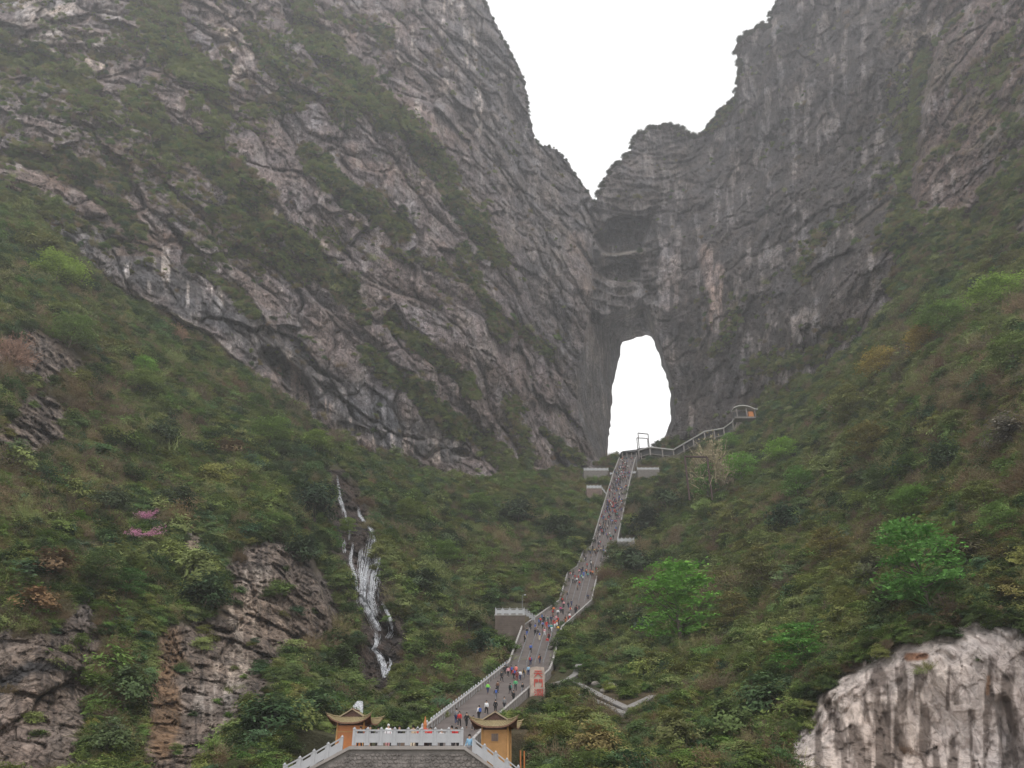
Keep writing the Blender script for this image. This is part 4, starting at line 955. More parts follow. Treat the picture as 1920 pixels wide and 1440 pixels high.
def parapet(side, s0, s1, label, singles):
    t = 0.0 if side < 0 else 1.0
    root = empty('balustrade', stair_pt(s0, t), 0, label=label, category='balustrade')
    post = MB(); post.box(-.16, .16, -.16, .16, 0, 1.35); post.box(-.2, .2, -.2, .2, 1.35, 1.45); post.hexa([(-.14, -.14, 1.45), (.14, -.14, 1.45), (.14, .14, 1.45), (-.14, .14, 1.45), (-.05, -.05, 1.68), (.05, -.05, 1.68), (.05, .05, 1.68), (-.05, .05, 1.68)])
    pm = post.mesh('post'); wall = MB(); cop = MB(); many = MB(); off = Vector((side * .22, 0, 0))
    k = s0
    while k < s1 - 1e-6:
        k1 = min(s1, math.floor(k + 1e-6) + 1); a = stair_pt(k, t) + off; b = stair_pt(min(k1, len(ST3) - 1.0001), t) + off
        L = (b - a).length; n_ = max(1, int(round(L / 2.0)))
        if singles:
            for j in range(n_):
                p, q = a.lerp(b, j / n_), a.lerp(b, (j + 1) / n_)
                w_ = MB(); w_.hexa([p + Vector((-.1, 0, -.3)), p + Vector((.1, 0, -.3)), q + Vector((.1, 0, -.3)), q + Vector((-.1, 0, -.3)), p + Vector((-.1, 0, 1.05)), p + Vector((.1, 0, 1.05)), q + Vector((.1, 0, 1.05)), q + Vector((-.1, 0, 1.05))])
                w = w_.build('panel', M_PARAPET, root); loc(w, root)
                o = link('post', pm, M_WHITE, root); loc(o, root); o.location = p
        else:
            for j in range(n_):
                p = a.lerp(b, j / n_); many.box(p.x - .15, p.x + .15, p.y - .15, p.y + .15, p.z, p.z + 1.28)
            wall.hexa([a + Vector((-.13, 0, -4)), a + Vector((.13, 0, -4)), b + Vector((.13, 0, -4)), b + Vector((-.13, 0, -4)), a + Vector((-.13, 0, .95)), a + Vector((.13, 0, .95)), b + Vector((.13, 0, .95)), b + Vector((-.13, 0, .95))])
        cop.hexa([a + Vector((-.2, 0, .96)), a + Vector((.2, 0, .96)), b + Vector((.2, 0, .96)), b + Vector((-.2, 0, .96)), a + Vector((-.2, 0, 1.12)), a + Vector((.2, 0, 1.12)), b + Vector((.2, 0, 1.12)), b + Vector((-.2, 0, 1.12))])
        k = k1
    o = cop.build('coping', M_COPING, root); loc(o, root)
    if wall.v: o = wall.build('wall', M_PARAPET, root); loc(o, root)
    if many.v: o = many.build('post', M_COPING, root); loc(o, root); o['kind'] = 'stuff'
parapet(-1, 0, 5, 'stone balustrade with white posts along the left of the lowest flight', True)
parapet(-1, 5, 15, 'pale topped parapet along the left edge of the upper flights', False)
parapet(1, 0, 5, 'stone parapet along the right of the lowest flight, partly behind bushes', False)
parapet(1, 5, 15, 'pale topped parapet wall along the right edge of the upper flights', False)
FLI = [(5, 6, 'flight above the carved stone'), (7, 8, 'flight above the railed platform'), (9, 10, 'short flight below the side railing'), (11, 14.99, 'long top flight')]
TT = [(.2, 'leftmost'), (.4, 'second'), (.6, 'third'), (.8, 'rightmost')]
for s0, s1, nm_ in FLI:
    for t, wd in TT:
        root = empty('handrail', stair_pt(s0, t), 0, label='thin grey handrail, %s of four on the %s' % (wd if t in (.2, .8) else wd + ' from left', nm_), category='handrail', group='handrails dividing the staircase')
        rail = MB(); posts = MB(); n_ = max(6, int((s1 - s0) * 14)); pts = [stair_pt(s0 + (s1 - s0) * k / n_, t) for k in range(n_ + 1)]
        for a, b in zip(pts, pts[1:]): rail.beam(a + Vector((0, 0, .95)), b + Vector((0, 0, .95)), .13 if s0 < 9 else .08, .1)
        for a in pts: posts.box(a.x - .05, a.x + .05, a.y - .05, a.y + .05, a.z, a.z + .95)
        o = rail.build('rail', M_STEEL, root); loc(o, root); o = posts.build('support', M_STEEL, root, kind='stuff'); loc(o, root)

# ------------------------------------------------------------------ railings of white stone: post, panel with slots, rails
def white_railing(root, pts, spacing, h=1.2, flip=None, tall=.12):
    if h > 1.25: tall = .34
    """posts and panels along a 3-D polyline, each one a mesh of its own"""
    for i, (a, b) in enumerate(zip(pts, pts[1:])):
        a, b = Vector(a), Vector(b); n_ = max(1, int(round((b - a).length / spacing))); d = (b - a) / n_
        hd = Vector((d.x, d.y, 0)).normalized(); nx = Vector((-hd.y, hd.x, 0)) * .06; Ls = d.length
        for k in range(n_ + (1 if i == len(pts) - 2 else 0)):
            p = a + d * k; m = MB(); m.box(-.1, .1, -.1, .1, 0, h + .02); m.box(-.13, .13, -.13, .13, h + .02, h + .07)
            m.hexa([(-.09, -.09, h + .07), (.09, -.09, h + .07), (.09, .09, h + .07), (-.09, .09, h + .07), (-.04, -.04, h + .07 + tall), (.04, -.04, h + .07 + tall), (.04, .04, h + .07 + tall), (-.04, .04, h + .07 + tall)])
            o = m.build('post', M_WHITE, root); loc(o, root); o.location = p
        for k in range(n_):
            p = a + d * k + hd * .1; q = a + d * (k + 1) - hd * .1; dd = q - p
            def slab(t0, t1, z0, z1, mb, th=1.0):
                A, B = p + dd * t0, p + dd * t1; n2 = nx * th
                mb.hexa([A - n2 + Vector((0, 0, z0)), B - n2 + Vector((0, 0, z0)), B + n2 + Vector((0, 0, z0)), A + n2 + Vector((0, 0, z0)), A - n2 + Vector((0, 0, z1)), B - n2 + Vector((0, 0, z1)), B + n2 + Vector((0, 0, z1)), A + n2 + Vector((0, 0, z1))])
            m = MB(); z2_ = h - .12 - .17 * h / 1.2; slab(0, 1, .18 * h, z2_, m, .7); slab(0, .16, z2_, h - .12, m, .65); slab(.84, 1, z2_, h - .12, m, .65); slab(0, .14, .0, .18 * h, m, .65); slab(.86, 1, 0, .18 * h, m, .65)
            o = m.build('panel', M_WHITE, root); loc(o, root)
            m = MB(); slab(0, 1, h - .12, h, m, 1.3); o = m.build('top_rail', M_WHITE, root); loc(o, root)
# front terrace
YT = 70.0
TL, TR = W(662, 1398, YT), W(866, 1400, YT); TL.z = TR.z = TZ
LD = W(530, 1466, YT); RD = W(972, 1470, YT)
root = empty('railing', TL, 0, label='white stone railing along the front of the stone-walled terrace', category='railing')
white_railing(root, [TL, TR], 1.12)
root = empty('railing', LD, 0, label='white stone railing sloping down from the left end of the terrace', category='railing')
white_railing(root, [LD, W(559, 1453, YT), TL - Vector((.95, 0, .62))], 1.12)
root = empty('railing', TR, 0, label='white stone railing sloping down in front of the front right pavilion', category='railing')
white_railing(root, [TR + Vector((.95, 0, -.72)), RD], 1.12)
wallr = empty('retaining_wall', ((TL.x + TR.x) / 2, YT, -1.6), 0, label='rough stone retaining wall below the white railing of the terrace', category='wall')
m = MB()
prof = [(LD.x, LD.z - .05), (TL.x - .2, TZ - .05), (TR.x + .2, TZ - .05), (RD.x, RD.z - .05)]
n0 = len(m.v); yb = YT + 3
for (xa, za), (xb, zb) in zip(prof, prof[1:]):
    m.hexa([(xa, YT - .2, -1.6), (xb, YT - .2, -1.6), (xb, yb, -1.6), (xa, yb, -1.6), (xa, YT - .2, za), (xb, YT - .2, zb), (xb, yb, zb), (xa, yb, za)])
o = m.build('core', M_WALL, wallr); loc(o, wallr)
m = MB()
for (xa, za), (xb, zb) in zip(prof, prof[1:]):
    m.hexa([(xa, YT - .42, za - .26), (xb, YT - .42, zb - .26), (xb, YT + .3, zb - .26), (xa, YT + .3, za - .26), (xa, YT - .42, za - .004), (xb, YT - .42, zb - .004), (xb, YT + .3, zb - .004), (xa, YT + .3, za - .004)])
o = m.build('coping', plain('terrace_coping', (.33, .30, .28), .85, .15, 1), wallr); loc(o, wallr)
m = MB(); r_ = random.Random(4); z = -1.5; row = 0
while z < TZ - .4:
    hgt = r_.uniform(.2, .38); x = LD.x + r_.uniform(0, .3)
    while x < RD.x:
        w = r_.uniform(.16, .55); top = np.interp(x, [p[0] for p in prof], [p[1] for p in prof]) - .3
        if z + hgt < top:
            c = Vector((x + w / 2, YT - .2, z + hgt / 2 + r_.uniform(-.06, .06))); n = len(m.v); K = 7; pr = r_.uniform(.03, .11); ph = r_.uniform(0, 6)
            for ring, (yy, sc_) in enumerate(((.0, 1.0), (-pr, .72))):
                for j in range(K):
                    an = 2 * math.pi * j / K + ph; jt = .86 + .2 * ((math.sin(an * 3 + ph * 5) + 1) / 2)
                    m.v.append((c.x + math.cos(an) * w * .49 * sc_ * jt, c.y + yy, c.z + math.sin(an) * hgt * .49 * sc_ * jt))
            for j in range(K): m.f.append((n + j, n + (j + 1) % K, n + K + (j + 1) % K, n + K + j))
            m.f.append(tuple(n + K + j for j in range(K)))
        x += w * .98
    z += hgt * .96
o = m.build('stone', M_STONE, wallr, kind='stuff'); loc(o, wallr)
m = MB(); xr_ = ST3[0][1] + .3; m.hexa([(TL.x - 1, yb + .01, -1.6), (TR.x + 1.6, yb + .01, -1.6), (xr_, 111, -1.6), (TL.x - 1, 111, -1.6), (TL.x - 1, yb + .01, TZ - .004), (TR.x + 1.6, yb + .01, TZ - .004), (xr_, 111, TZ - .004), (TL.x - 1, 111, TZ - .004)]); o = m.build('terrace_floor', M_STAIR); tag(o, kind='structure')
# dark stone wall at the back of the terrace, beneath the slope
m = MB(); a = W(700, 1356, 112); b = W(812, 1356, 112); m.box(a.x + .5, b.x + .5, 112, 114, 0, a.z - 1.2); o = m.build('back_wall', plain('brown_bank', (.16, .115, .085), .9, .25, .8, .4)); tag(o, 'low brown earth-coloured wall behind the terrace, left of the staircase', 'wall')

# side platforms of the stair
def platform(name_lbl, u0, u1, v_top, v_bot, Y_, depth, matw, rail_lbl, right=None, spacing=1.9, h=1.5):
    A = W(u0, v_top, Y_); B = W(u1, v_top, Y_); z1 = W((u0 + u1) / 2, v_top, Y_).z; z0 = W((u0 + u1) / 2, v_bot, Y_).z
    r0 = empty('platform', ((A.x + B.x) / 2, Y_, z0), 0, label=name_lbl, category='platform')
    m = MB(); m.box(A.x, B.x, Y_, Y_ + depth, z0 - 3, z1); o = m.build('wall', matw, r0); loc(o, r0)
    m = MB(); m.box(A.x - .15, B.x + .15, Y_ - .15, Y_ + depth, z1 + .004, z1 + .25); o = m.build('coping', M_COPING, r0); loc(o, r0)
    m = MB(); r_ = random.Random(int(u0)); z = z0 - 2.5
    while z < z1 - .6:
        x = A.x + .1
        while x < B.x - 1:
            w = r_.uniform(.6, 1.3)
            m.box(x, min(x + w * .93, B.x - .05), Y_ - r_.uniform(.05, .14), Y_ - .002, z, z + .46); x += w
        z += .52
    o = m.build('stone', matw, r0, kind='stuff'); loc(o, r0)
    r1 = empty('railing', (A.x, Y_, z1 + .25), 0, label=rail_lbl, category='railing')
    pts = [Vector((A.x + .15, Y_ + .15, z1 + .25)), Vector((B.x - .15, Y_ + .15, z1 + .25))]
    if right: pts.append(right)
    white_railing(r1, pts, spacing, h)
    return r0
platform('small stone walled platform left of the staircase, halfway down', 928, 984, 1154, 1200, 216, 14, plain('mossy_wall', (.125, .098, .082), .9, .3, .5, .4), 'white railing on the small stone platform below the lamp post', W(1003, 1166, 222) , 1.75, 1.6)
platform('upper grey stone platform left of the stair top, under the cave', 1094.5, 1141, 882.5, 896, 452, 16, M_WALL, 'white railing on the upper platform directly under the cave', None, 2.6, 1.6)
platform('reddish stone platform left of the long top flight', 1100, 1128, 916, 935, 404, 12, M_REDSTONE, 'white railing on the reddish platform beside the long top flight', None, 2.2, 1.7)
platform('long grey stone platform right of the stair top', 1195, 1236, 881, 894, 424, 12, M_WALL, 'white railing at the right end of the long upper platform', None, 2.6, 1.3)
platform('short stone ledge right of the staircase below the top flight', 1158, 1190, 1016.5, 1021, 314, 6, M_WALL, 'white railing sticking out right of the staircase at the middle bend', None, 1.9, 1.5)
# short white links between stair and platforms
for (u0, v0, u1, v1, Y_, lb) in ((1144,890,1152,889,445,'short white railing joining the upper platform to the stair, left side'),(1186,888,1195,887,441,'short white railing joining the stair to the long upper platform'),(1129,918,1137,928,412,'white railing stepping down from the reddish platform')):
    a, b = W(u0, v0, Y_), W(u1, v1, Y_); r1 = empty('railing', a, 0, label=lb, category='railing'); white_railing(r1, [a, b], 1.9, 1.4)

# ------------------------------------------------------------------ pavilions
def pavilion(px, py, zbase, zeave, w, hw, label, wallmat, win):
    r0 = empty('pavilion', (px, py, zbase), R(-6), label=label, category='pavilion')
    H = zeave - zbase
    m = MB(); m.box(-w / 2, w / 2, -w / 2, w / 2, 0, H - .35); m.build('wall', wallmat, r0)
    for sx in (-1, 1):
        for sy in (-1, 1):
            m = MB(); m.tube([(sx * w / 2, sy * w / 2, 0), (sx * w / 2, sy * w / 2, H)], .09, 8); m.build('column', M_ORANGE, r0, True)
    for z_, h_ in ((H - .95, .1), (H * .42, .07)):
        m = MB(); m.box(-w / 2 - .03, w / 2 + .03, -w / 2 - .03, -w / 2 + .05, z_, z_ + h_); m.build('beam', M_ORANGE, r0)
    m = MB(); m.box(-w / 2 + .05, w / 2 - .05, -w / 2 + .02, w / 2 - .02, H - .35, H + .02); m.build('frieze', M_DARKWOOD, r0)
    for k in range(9):
        m = MB(); x = -w / 2 + .1 + k * (w - .2) / 8; m.box(x - .03, x + .03, -w / 2 - .12, -w / 2, H - .22, H); m.build('bracket', M_DARKWOOD, r0)
    if win:
        f = MB(); f.box(-.36, .36, -w / 2 - .05, -w / 2 + .01, H - 1.32, H - .6); fo = f.build('window', M_ORANGE, r0)
        p = MB(); p.box(-.3, .3, -w / 2 - .07, -w / 2 - .052, H - 1.26, H - .66); p.build('shutter', plain('window_grille', (.2, .15, .12), .7, .2, 6), fo)
        for k in range(1, 4):
            b = MB(); x = -.3 + k * .15; b.box(x - .012, x + .012, -w / 2 - .09, -w / 2 - .071, H - 1.26, H - .66); b.build('bar', M_DARKWOOD, fo)
    # lower roof: four curved sides with up-turned corners, top surface and underside
    K = 16; up = hw * .36
    def eave(i, side):        # side 0 front,1 right,2 back,3 left ; i 0..K
        t = i / K * 2 - 1; lift = up * abs(t) ** 3.2; ex = hw * (1 + .07 * abs(t) ** 3)
        x, y = t * ex, -ex * (1 - .05 * (1 - t * t)); z = H - .12 + lift
        for _ in range(side): x, y = -y, x
        return Vector((x, y, z))
    rg = .56 * hw
    def topc(i, side):
        t = i / K * 2 - 1; x, y = t * rg, -rg
        for _ in range(side): x, y = -y, x
        return Vector((x, y, H + .42))
    top = MB(); und = MB(); edge = MB()
    for s_ in range(4):
        for i in range(K):
            a, b = eave(i, s_), eave(i + 1, s_); c, d = topc(i + 1, s_), topc(i, s_)
            ma, mb_ = a.lerp(d, .5) - Vector((0, 0, .08)), b.lerp(c, .5) - Vector((0, 0, .08))
            top.quad(a, b, mb_, ma); top.quad(ma, mb_, c, d)
            dn = Vector((0, 0, -.13)); edge.quad(a + dn, b + dn, b, a)
            und.quad(a + dn, d + Vector((0, 0, -.45)), c + Vector((0, 0, -.45)), b + dn)
    rf = top.build('roof', M_ROOF, r0); edge.build('eave_edge', M_ROOFEDGE, rf); und.build('soffit', M_DARKWOOD, rf)
    rib = MB()
    for s_ in range(4):
        for i in range(1, K):
            a, d = eave(i, s_), topc(i, s_); mid = a.lerp(d, .5) - Vector((0, 0, .05)); rib.tube([a + Vector((0, 0, .03)), mid, d + Vector((0, 0, .03))], .03, 4)
        c0 = eave(0, s_); t0 = topc(0, s_); rib.tube([c0 + (c0 - t0) * .14 + Vector((0, 0, .18)), c0 + Vector((0, 0, .05)), c0.lerp(t0, .5) + Vector((0, 0, .0)), t0 + Vector((0, 0, .05))], [.03, .07, .07, .07], 5)
    rib.build('hip_ridge', M_ROOF, rf)
    # upper gabled part, gable to the front
    g = MB(); zt = H + .42; zr = H + .42 + hw * .34; gy = rg * 1.08
    g.quad((-rg * 1.05, -gy, zt), (0, -gy, zr), (0, gy, zr), (-rg * 1.05, gy, zt)); g.quad((0, -gy, zr), (rg * 1.05, -gy, zt), (rg * 1.05, gy, zt), (0, gy, zr)); gr = g.build('gable_roof', M_ROOF, r0)
    g = MB(); g.quad((-rg, -gy + .16, zt), (rg, -gy + .16, zt), (0, -gy + .16, zr - .05)); g.build('gable', M_DARKWOOD, gr); g = MB(); g.quad((rg, gy - .16, zt), (-rg, gy - .16, zt), (0, gy - .16, zr - .05)); g.build('gable', M_DARKWOOD, gr)
    for sgn in (-1, 1):
        g = MB(); g.beam((sgn * rg * 1.1, -gy, zt), (0, -gy, zr + .03), .1, .09); g.build('bargeboard', plain('pale_board', (.38, .30, .2), .7, .1), gr)
    g = MB(); g.tube([(0, -gy - .05, zr + .06), (0, gy + .05, zr + .06)], .07, 6); g.build('ridge', M_ROOFEDGE, gr)
    return r0
ez = W(930, 1360, 74).z; px_ = W(931, 1370, 75.2)
pavilion(px_.x, 75.2, -1.6, ez, 2.25, 1.95, 'ochre boarded pavilion with upturned eaves at the right end of the railing', M_ORANGE, True)
ez = W(664, 1353, 82).z; px_ = W(664, 1370, 83.2)
pavilion(px_.x, 83.2, -1.6, ez, 2.6, 2.05, 'orange pavilion with upturned eaves behind the left end of the railing', M_ORANGE2, False)
# slender timber posts right of the front pavilion
for k, (uu, tp) in enumerate(((976, 1407), (983, 1408))):
    p = W(uu, 1445, 76); q = W(uu, tp, 76); m = MB(); m.tube([(0, 0, -1.5), (0, 0, q.z - p.z)], .07, 6); o = m.build('timber_post', M_ORANGE2); o.location = p
    tag(o, ('thin orange timber post nearest the front pavilion', 'thin orange timber post a little right of its twin')[k], 'post', 'orange timber posts by the pavilion')
# red canopied incense shrine behind the railing
p = W(795, 1398, 78); p.z = TZ; t = empty('incense_burner', p, 0, label='red incense burner canopy with an orange spire behind the railing', category='incense burner')
m = MB(); m.tube([(0, 0, 0), (0, 0, .25), (0, 0, .6), (0, 0, .9)], [.5, .35, .62, .66], 12); m.build('bowl', M_RUST, t)
M_RED = plain('red_lacquer', (.42, .05, .035), .5, .2, 3)
for sx in (-1, 1):
    m = MB(); m.tube([(sx * .5, 0, .85), (sx * .5, 0, 1.45)], .05, 6); m.build('post', M_RED, t)
m = MB(); m.tube([(0, 0, 1.4), (0, 0, 1.5), (0, 0, 1.75), (0, 0, 1.85)], [1.0, .95, .45, .15], 12); m.build('canopy', M_RED, t)
m = MB(); m.tube([(0, 0, 1.85), (0, 0, 2.2), (0, 0, 2.9)], [.13, .17, .02], 8); m.build('spire', M_ORANGE2, t)
# ------------------------------------------------------------------ carved stone with the three characters
p0 = W(1008, 1312, 158); wS = 28 / F * dist_px(158, 1290); hS = W(1008, 1251, 158).z - p0.z
sg = empty('carved_stone', p0, R(2), label='tall pale stone slab carved with three red characters beside the staircase', category='carved stone')
bm = bmesh.new(); K = 12; rs = random.Random(8)
bmv = []
for yy in (-.28, .28):
    ring = []
    for (fx, fz) in [(-.5, -.3), (-.53, .1), (-.46, .3), (-.49, .55), (-.47, .8), (-.5, .97), (-.3, 1.0), (-.05, 1.015), (.2, .985), (.46, .99), (.5, .8), (.48, .5), (.52, .2), (.5, -.3)]:
        ring.append(bm.verts.new((fx * wS, yy + rs.uniform(-.03, .03), fz * hS)))
    bmv.append(ring)
n_ = len(bmv[0]); bm.faces.new(bmv[0]); bm.faces.new(bmv[1][::-1])
for j in range(n_): bm.faces.new((bmv[0][(j + 1) % n_], bmv[0][j], bmv[1][j], bmv[1][(j + 1) % n_]))
bmesh.ops.triangulate(bm, faces=bm.faces[:]); bmesh.ops.recalc_face_normals(bm, faces=bm.faces[:]); me = bpy.data.meshes.new('slab'); bm.to_mesh(me); bm.free()
link('slab', me, plain('pale_slab', (.36, .295, .25), .8, .28, .9, .3, col2=(.46, .37, .31)), sg)
M_PAINT = plain('red_paint', (.55, .06, .04), .6, .2, 4)
CH = {'sky_character': [((.12,.82),(.88,.82)),((.05,.52),(.95,.52)),((.5,.82),(.46,.5)),((.46,.5),(.08,.03)),((.5,.5),(.93,.03))],
 'gate_character': [((.08,.98),(.08,.0)),((.08,.97),(.42,.97)),((.08,.80),(.42,.80)),((.08,.63),(.42,.63)),((.42,.97),(.42,.63)),((.92,.98),(.92,.0)),((.58,.97),(.92,.97)),((.58,.80),(.92,.80)),((.58,.63),(.92,.63)),((.58,.97),(.58,.63)),((.92,.02),(.8,.08))],
 'cave_character': [((.08,.92),(.22,.80)),((.02,.62),(.18,.52)),((.04,.05),(.24,.36)),((.36,.92),(.36,.0)),((.36,.92),(.94,.92)),((.94,.92),(.94,.02)),((.94,.02),(.84,.08)),((.48,.70),(.82,.70)),((.5,.5),(.5,.2)),((.5,.5),(.8,.5)),((.8,.5),(.8,.2)),((.5,.2),(.8,.2))]}
cw_ = wS * .62; chh = hS * .235
for k, (nm_, st) in enumerate(CH.items()):
    m = MB(); zc = hS * (.68 - k * .295); xo = -cw_ / 2 + wS * .06
    for (a, b) in st:
        m.beam((xo + a[0] * cw_, -.36, zc + a[1] * chh), (xo + b[0] * cw_, -.36, zc + b[1] * chh), .14, .09, up=(0, 1, 0))
    m.build(nm_, M_PAINT, sg)
for (lb, uu, vv, s_) in (('small pale boulder at the foot of the carved slab', 995, 1312, 1.0),):
    pass

# ------------------------------------------------------------------ stone channel on the right
def wall_run(pts, th, drop, coping, label, nm='channel_wall'):
    pts = [W(*pix(q), yat(*pix(q)) - 2.6) for q in pts]; th *= .85
    r0 = empty(nm, pts[0], 0, label=label, category='wall')
    for a, b in zip(pts, pts[1:]):
        a, b = Vector(a), Vector(b); d = (b - a); hx = Vector((-d.y, d.x, 0)).normalized() * th / 2
        m = MB(); D = Vector((0, 0, -drop)); m.hexa([a - hx + D, a + hx + D, b + hx + D, b - hx + D, a - hx, a + hx, b + hx, b - hx]); o = m.build('wall', M_REDSTONE if not coping else M_WALL, r0); loc(o, r0)
        if coping:
            h2 = hx * 1.35; m = MB(); z_ = Vector((0, 0, .02)); t_ = Vector((0, 0, .28)); m.hexa([a - h2 + z_, a + h2 + z_, b + h2 + z_, b - h2 + z_, a - h2 + t_, a + h2 + t_, b + h2 + t_, b - h2 + t_]); o = m.build('coping', M_CONC, r0); loc(o, r0)
    return r0
wall_run([W(1036, 1284, 160), W(1064, 1276, 163), W(1080, 1265, 167), W(1086, 1246, 172)], 1.3, 4, True, 'upper stone wall of the channel, running uphill from its corner')
wall_run([W(1044, 1286, 157), W(1072, 1297, 152), W(1120, 1318, 145), W(1172, 1341, 138)], 1.5, 3, True, 'near stone wall of the drainage channel below the carved stone')
wall_run([W(1078, 1281, 166), W(1090, 1287, 163), W(1130, 1308, 155), W(1176, 1330, 147), W(1226, 1306, 151)], 1.5, 4, True, 'far stone wall of the drainage channel, bending right')
m = MB(); a, b = W(1160, 1342, 140), W(1190, 1342, 146); m.hexa([(a.x, 139, -1), (b.x, 139, -1), (b.x, 147, -1), (a.x, 147, -1), (a.x, 140, a.z - .6), (b.x, 140, a.z - .6), (b.x, 147, a.z - .4), (a.x, 147, a.z - .4)])
o = m.build('stone_buttress', M_WALL); tag(o, 'dark rubble stone buttress at the lower end of the channel', 'wall')
# boulders
for k, (uu, vv, s_, lb) in enumerate(((1191,1196,1.6,'pale rounded boulder in the scrub right of the middle stairs'),(1118,1284,1.3,'grey boulder above the far wall of the channel'),(1148,1288,1.6,'flat grey boulder uphill of the channel bend'),(1130,1297,.9,'small white stone lying beside the channel wall'),(352,1004,1.2,'tan boulder below the pink blossom'),(528,985,1.4,'pale blocky boulder on top of the grey outcrop'))):
    y_ = yat(uu, vv) - 1.2; me = bpy.data.meshes.new('boulder'); bm = bmesh.new(); bmesh.ops.create_icosphere(bm, subdivisions=3, radius=1); rb = np.random.default_rng(k)
    pv = np.array([tuple(q.co) for q in bm.verts]); fo = facets(pv * .9 + k * 5, k)[0] * .5 + fbm(pv * 2 + k, 3, k) * .15
    for q, ff in zip(bm.verts, fo): q.co *= 1 + ff
    bm.to_mesh(me); bm.free(); o = link('boulder', me, M_BOULDER); o.location = W(uu, vv, y_); s_ *= .6; o.scale = (s_ * 1.2, s_, s_ * .8); tag(o, lb, 'boulder')

# ------------------------------------------------------------------ covered walkway and lookout
def walkway():
    PTS = [(1197,846,482),(1217,840,476),(1262,845,466),(1320,811,446),(1355,805,434),(1373,792,426),(1380,780,424)]
    P = [W(*q) for q in PTS]
    r0 = empty('covered_walkway', P[0], 0, label='covered walkway with pale roof edge climbing right from the stair top', category='walkway')
    for a, b in zip(P, P[1:]):
        m = MB(); m.hexa([a + Vector((0, -1.4, -.2)), b + Vector((0, -1.4, -.2)), b + Vector((0, 2.2, .5)), a + Vector((0, 2.2, .5)), a + Vector((0, -1.4, .55)), b + Vector((0, -1.4, .55)), b + Vector((0, 2.2, 1.1)), a + Vector((0, 2.2, 1.1))])
        o = m.build('roof', M_WALKROOF, r0); loc(o, r0)
        m = MB(); m.hexa([a + Vector((0, -1, -4.8)), b + Vector((0, -1, -4.8)), b + Vector((0, 2, -4.8)), a + Vector((0, 2, -4.8)), a + Vector((0, -1, -4.3)), b + Vector((0, -1, -4.3)), b + Vector((0, 2, -4.3)), a + Vector((0, 2, -4.3))])
        o = m.build('deck', M_PARAPET, r0); loc(o, r0)
        m = MB(); m.hexa([a + Vector((0, 2, -4.3)), b + Vector((0, 2, -4.3)), b + Vector((0, 2.2, -4.3)), a + Vector((0, 2.2, -4.3)), a + Vector((0, 2, .4)), b + Vector((0, 2, .4)), b + Vector((0, 2.2, .4)), a + Vector((0, 2.2, .4))])
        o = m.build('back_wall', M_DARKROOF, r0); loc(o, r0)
    us = [1197, 1218, 1241, 1262, 1281, 1299, 1320, 1338, 1356, 1373]
    for q in us:
        v_ = np.interp(q, [p[0] for p in PTS], [p[1] for p in PTS]); Y_ = np.interp(q, [p[0] for p in PTS], [p[2] for p in PTS]); p = W(q, v_, Y_)
        m = MB(); m.box(p.x - .4, p.x + .4, p.y - 1.2, p.y - .5, p.z - 6, p.z - .2); o = m.build('post', M_PARAPET, r0); loc(o, r0)
walkway()
a, b = W(1166, 850.5, 480), W(1197, 847.5, 488); t = empty('gatehouse', a, 0, label='low dark roofed gatehouse at the very top of the staircase', category='building')
m = MB(); m.hexa([a + Vector((-1.2, -2, 0)), b + Vector((1, -2, 0)), b + Vector((1, 6, 0)), a + Vector((-1.2, 6, 0)), a + Vector((.5, -1, 1.4)), b + Vector((.5, -1, 1.8)), b + Vector((.5, 5, 1.8)), a + Vector((.5, 5, 1.4))]); o = m.build('roof', M_DARKROOF, t); loc(o, t)
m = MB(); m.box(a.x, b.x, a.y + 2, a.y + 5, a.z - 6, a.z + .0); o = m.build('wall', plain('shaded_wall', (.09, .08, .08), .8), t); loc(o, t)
for k in range(5):
    x = a.x + (b.x - a.x) * k / 4; m = MB(); m.box(x - .25, x + .25, a.y - 1.5, a.y - 1, a.z - 5, a.z); o = m.build('post', M_PARAPET, t); loc(o, t)
p = W(1203, 841.5, 490); m = MB(); m.hexa([(p.x - 3.6, p.y - 2, p.z - 1), (p.x + 3.4, p.y - 2, p.z - 1), (p.x + 3.4, p.y + 3, p.z - 1), (p.x - 3.6, p.y + 3, p.z - 1), (p.x - 1.5, p.y, p.z + .6), (p.x + 2, p.y, p.z + .9), (p.x + 2, p.y + 1, p.z + .9), (p.x - 1.5, p.y + 1, p.z + .6)])
o = m.build('small_roof', M_DARKROOF); tag(o, 'small dark hipped roof under the two tall steel frames', 'roof')
# lookout shelter
c = W(1398, 782, 420); t = empty('lookout_shelter', c, 0, label='small lookout shelter with curved pale roof at the end of the walkway', category='shelter')
sc_ = dist_px(434, 770) / F; wl = 44 * sc_; 
m = MB(); K = 10
for k in range(K):
    a0, a1 = k / K, (k + 1) / K; f = lambda s: Vector(((s - .5) * wl, 0, 3.7 + 2.4 * math.sin(math.pi * min(1, s * 1.15 + .05)) ** .6 * (1 if s < .5 else 1)))
    A, B = f(a0), f(a1); m.hexa([A + Vector((0, -3, 0)), B + Vector((0, -3, 0)), B + Vector((0, 3, .2)), A + Vector((0, 3, .2)), A + Vector((0, -3, .55)), B + Vector((0, -3, .55)), B + Vector((0, 3, .8)), A + Vector((0, 3, .8))])
m.build('roof', M_WALKROOF, t)
for x in (-.38, .02, .36):
    m = MB(); m.box(x * wl - .3, x * wl + .3, -2.4, -1.8, -1.5, 4.6); m.build('post', M_PARAPET, t)
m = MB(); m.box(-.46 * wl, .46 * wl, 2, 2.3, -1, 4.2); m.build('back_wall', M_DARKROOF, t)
m = MB(); m.box(.12 * wl, .32 * wl, -1.2, 1, -.5, 3.2); m.build('kiosk', plain('orange_kiosk', (.65, .24, .07), .6, .1), t)
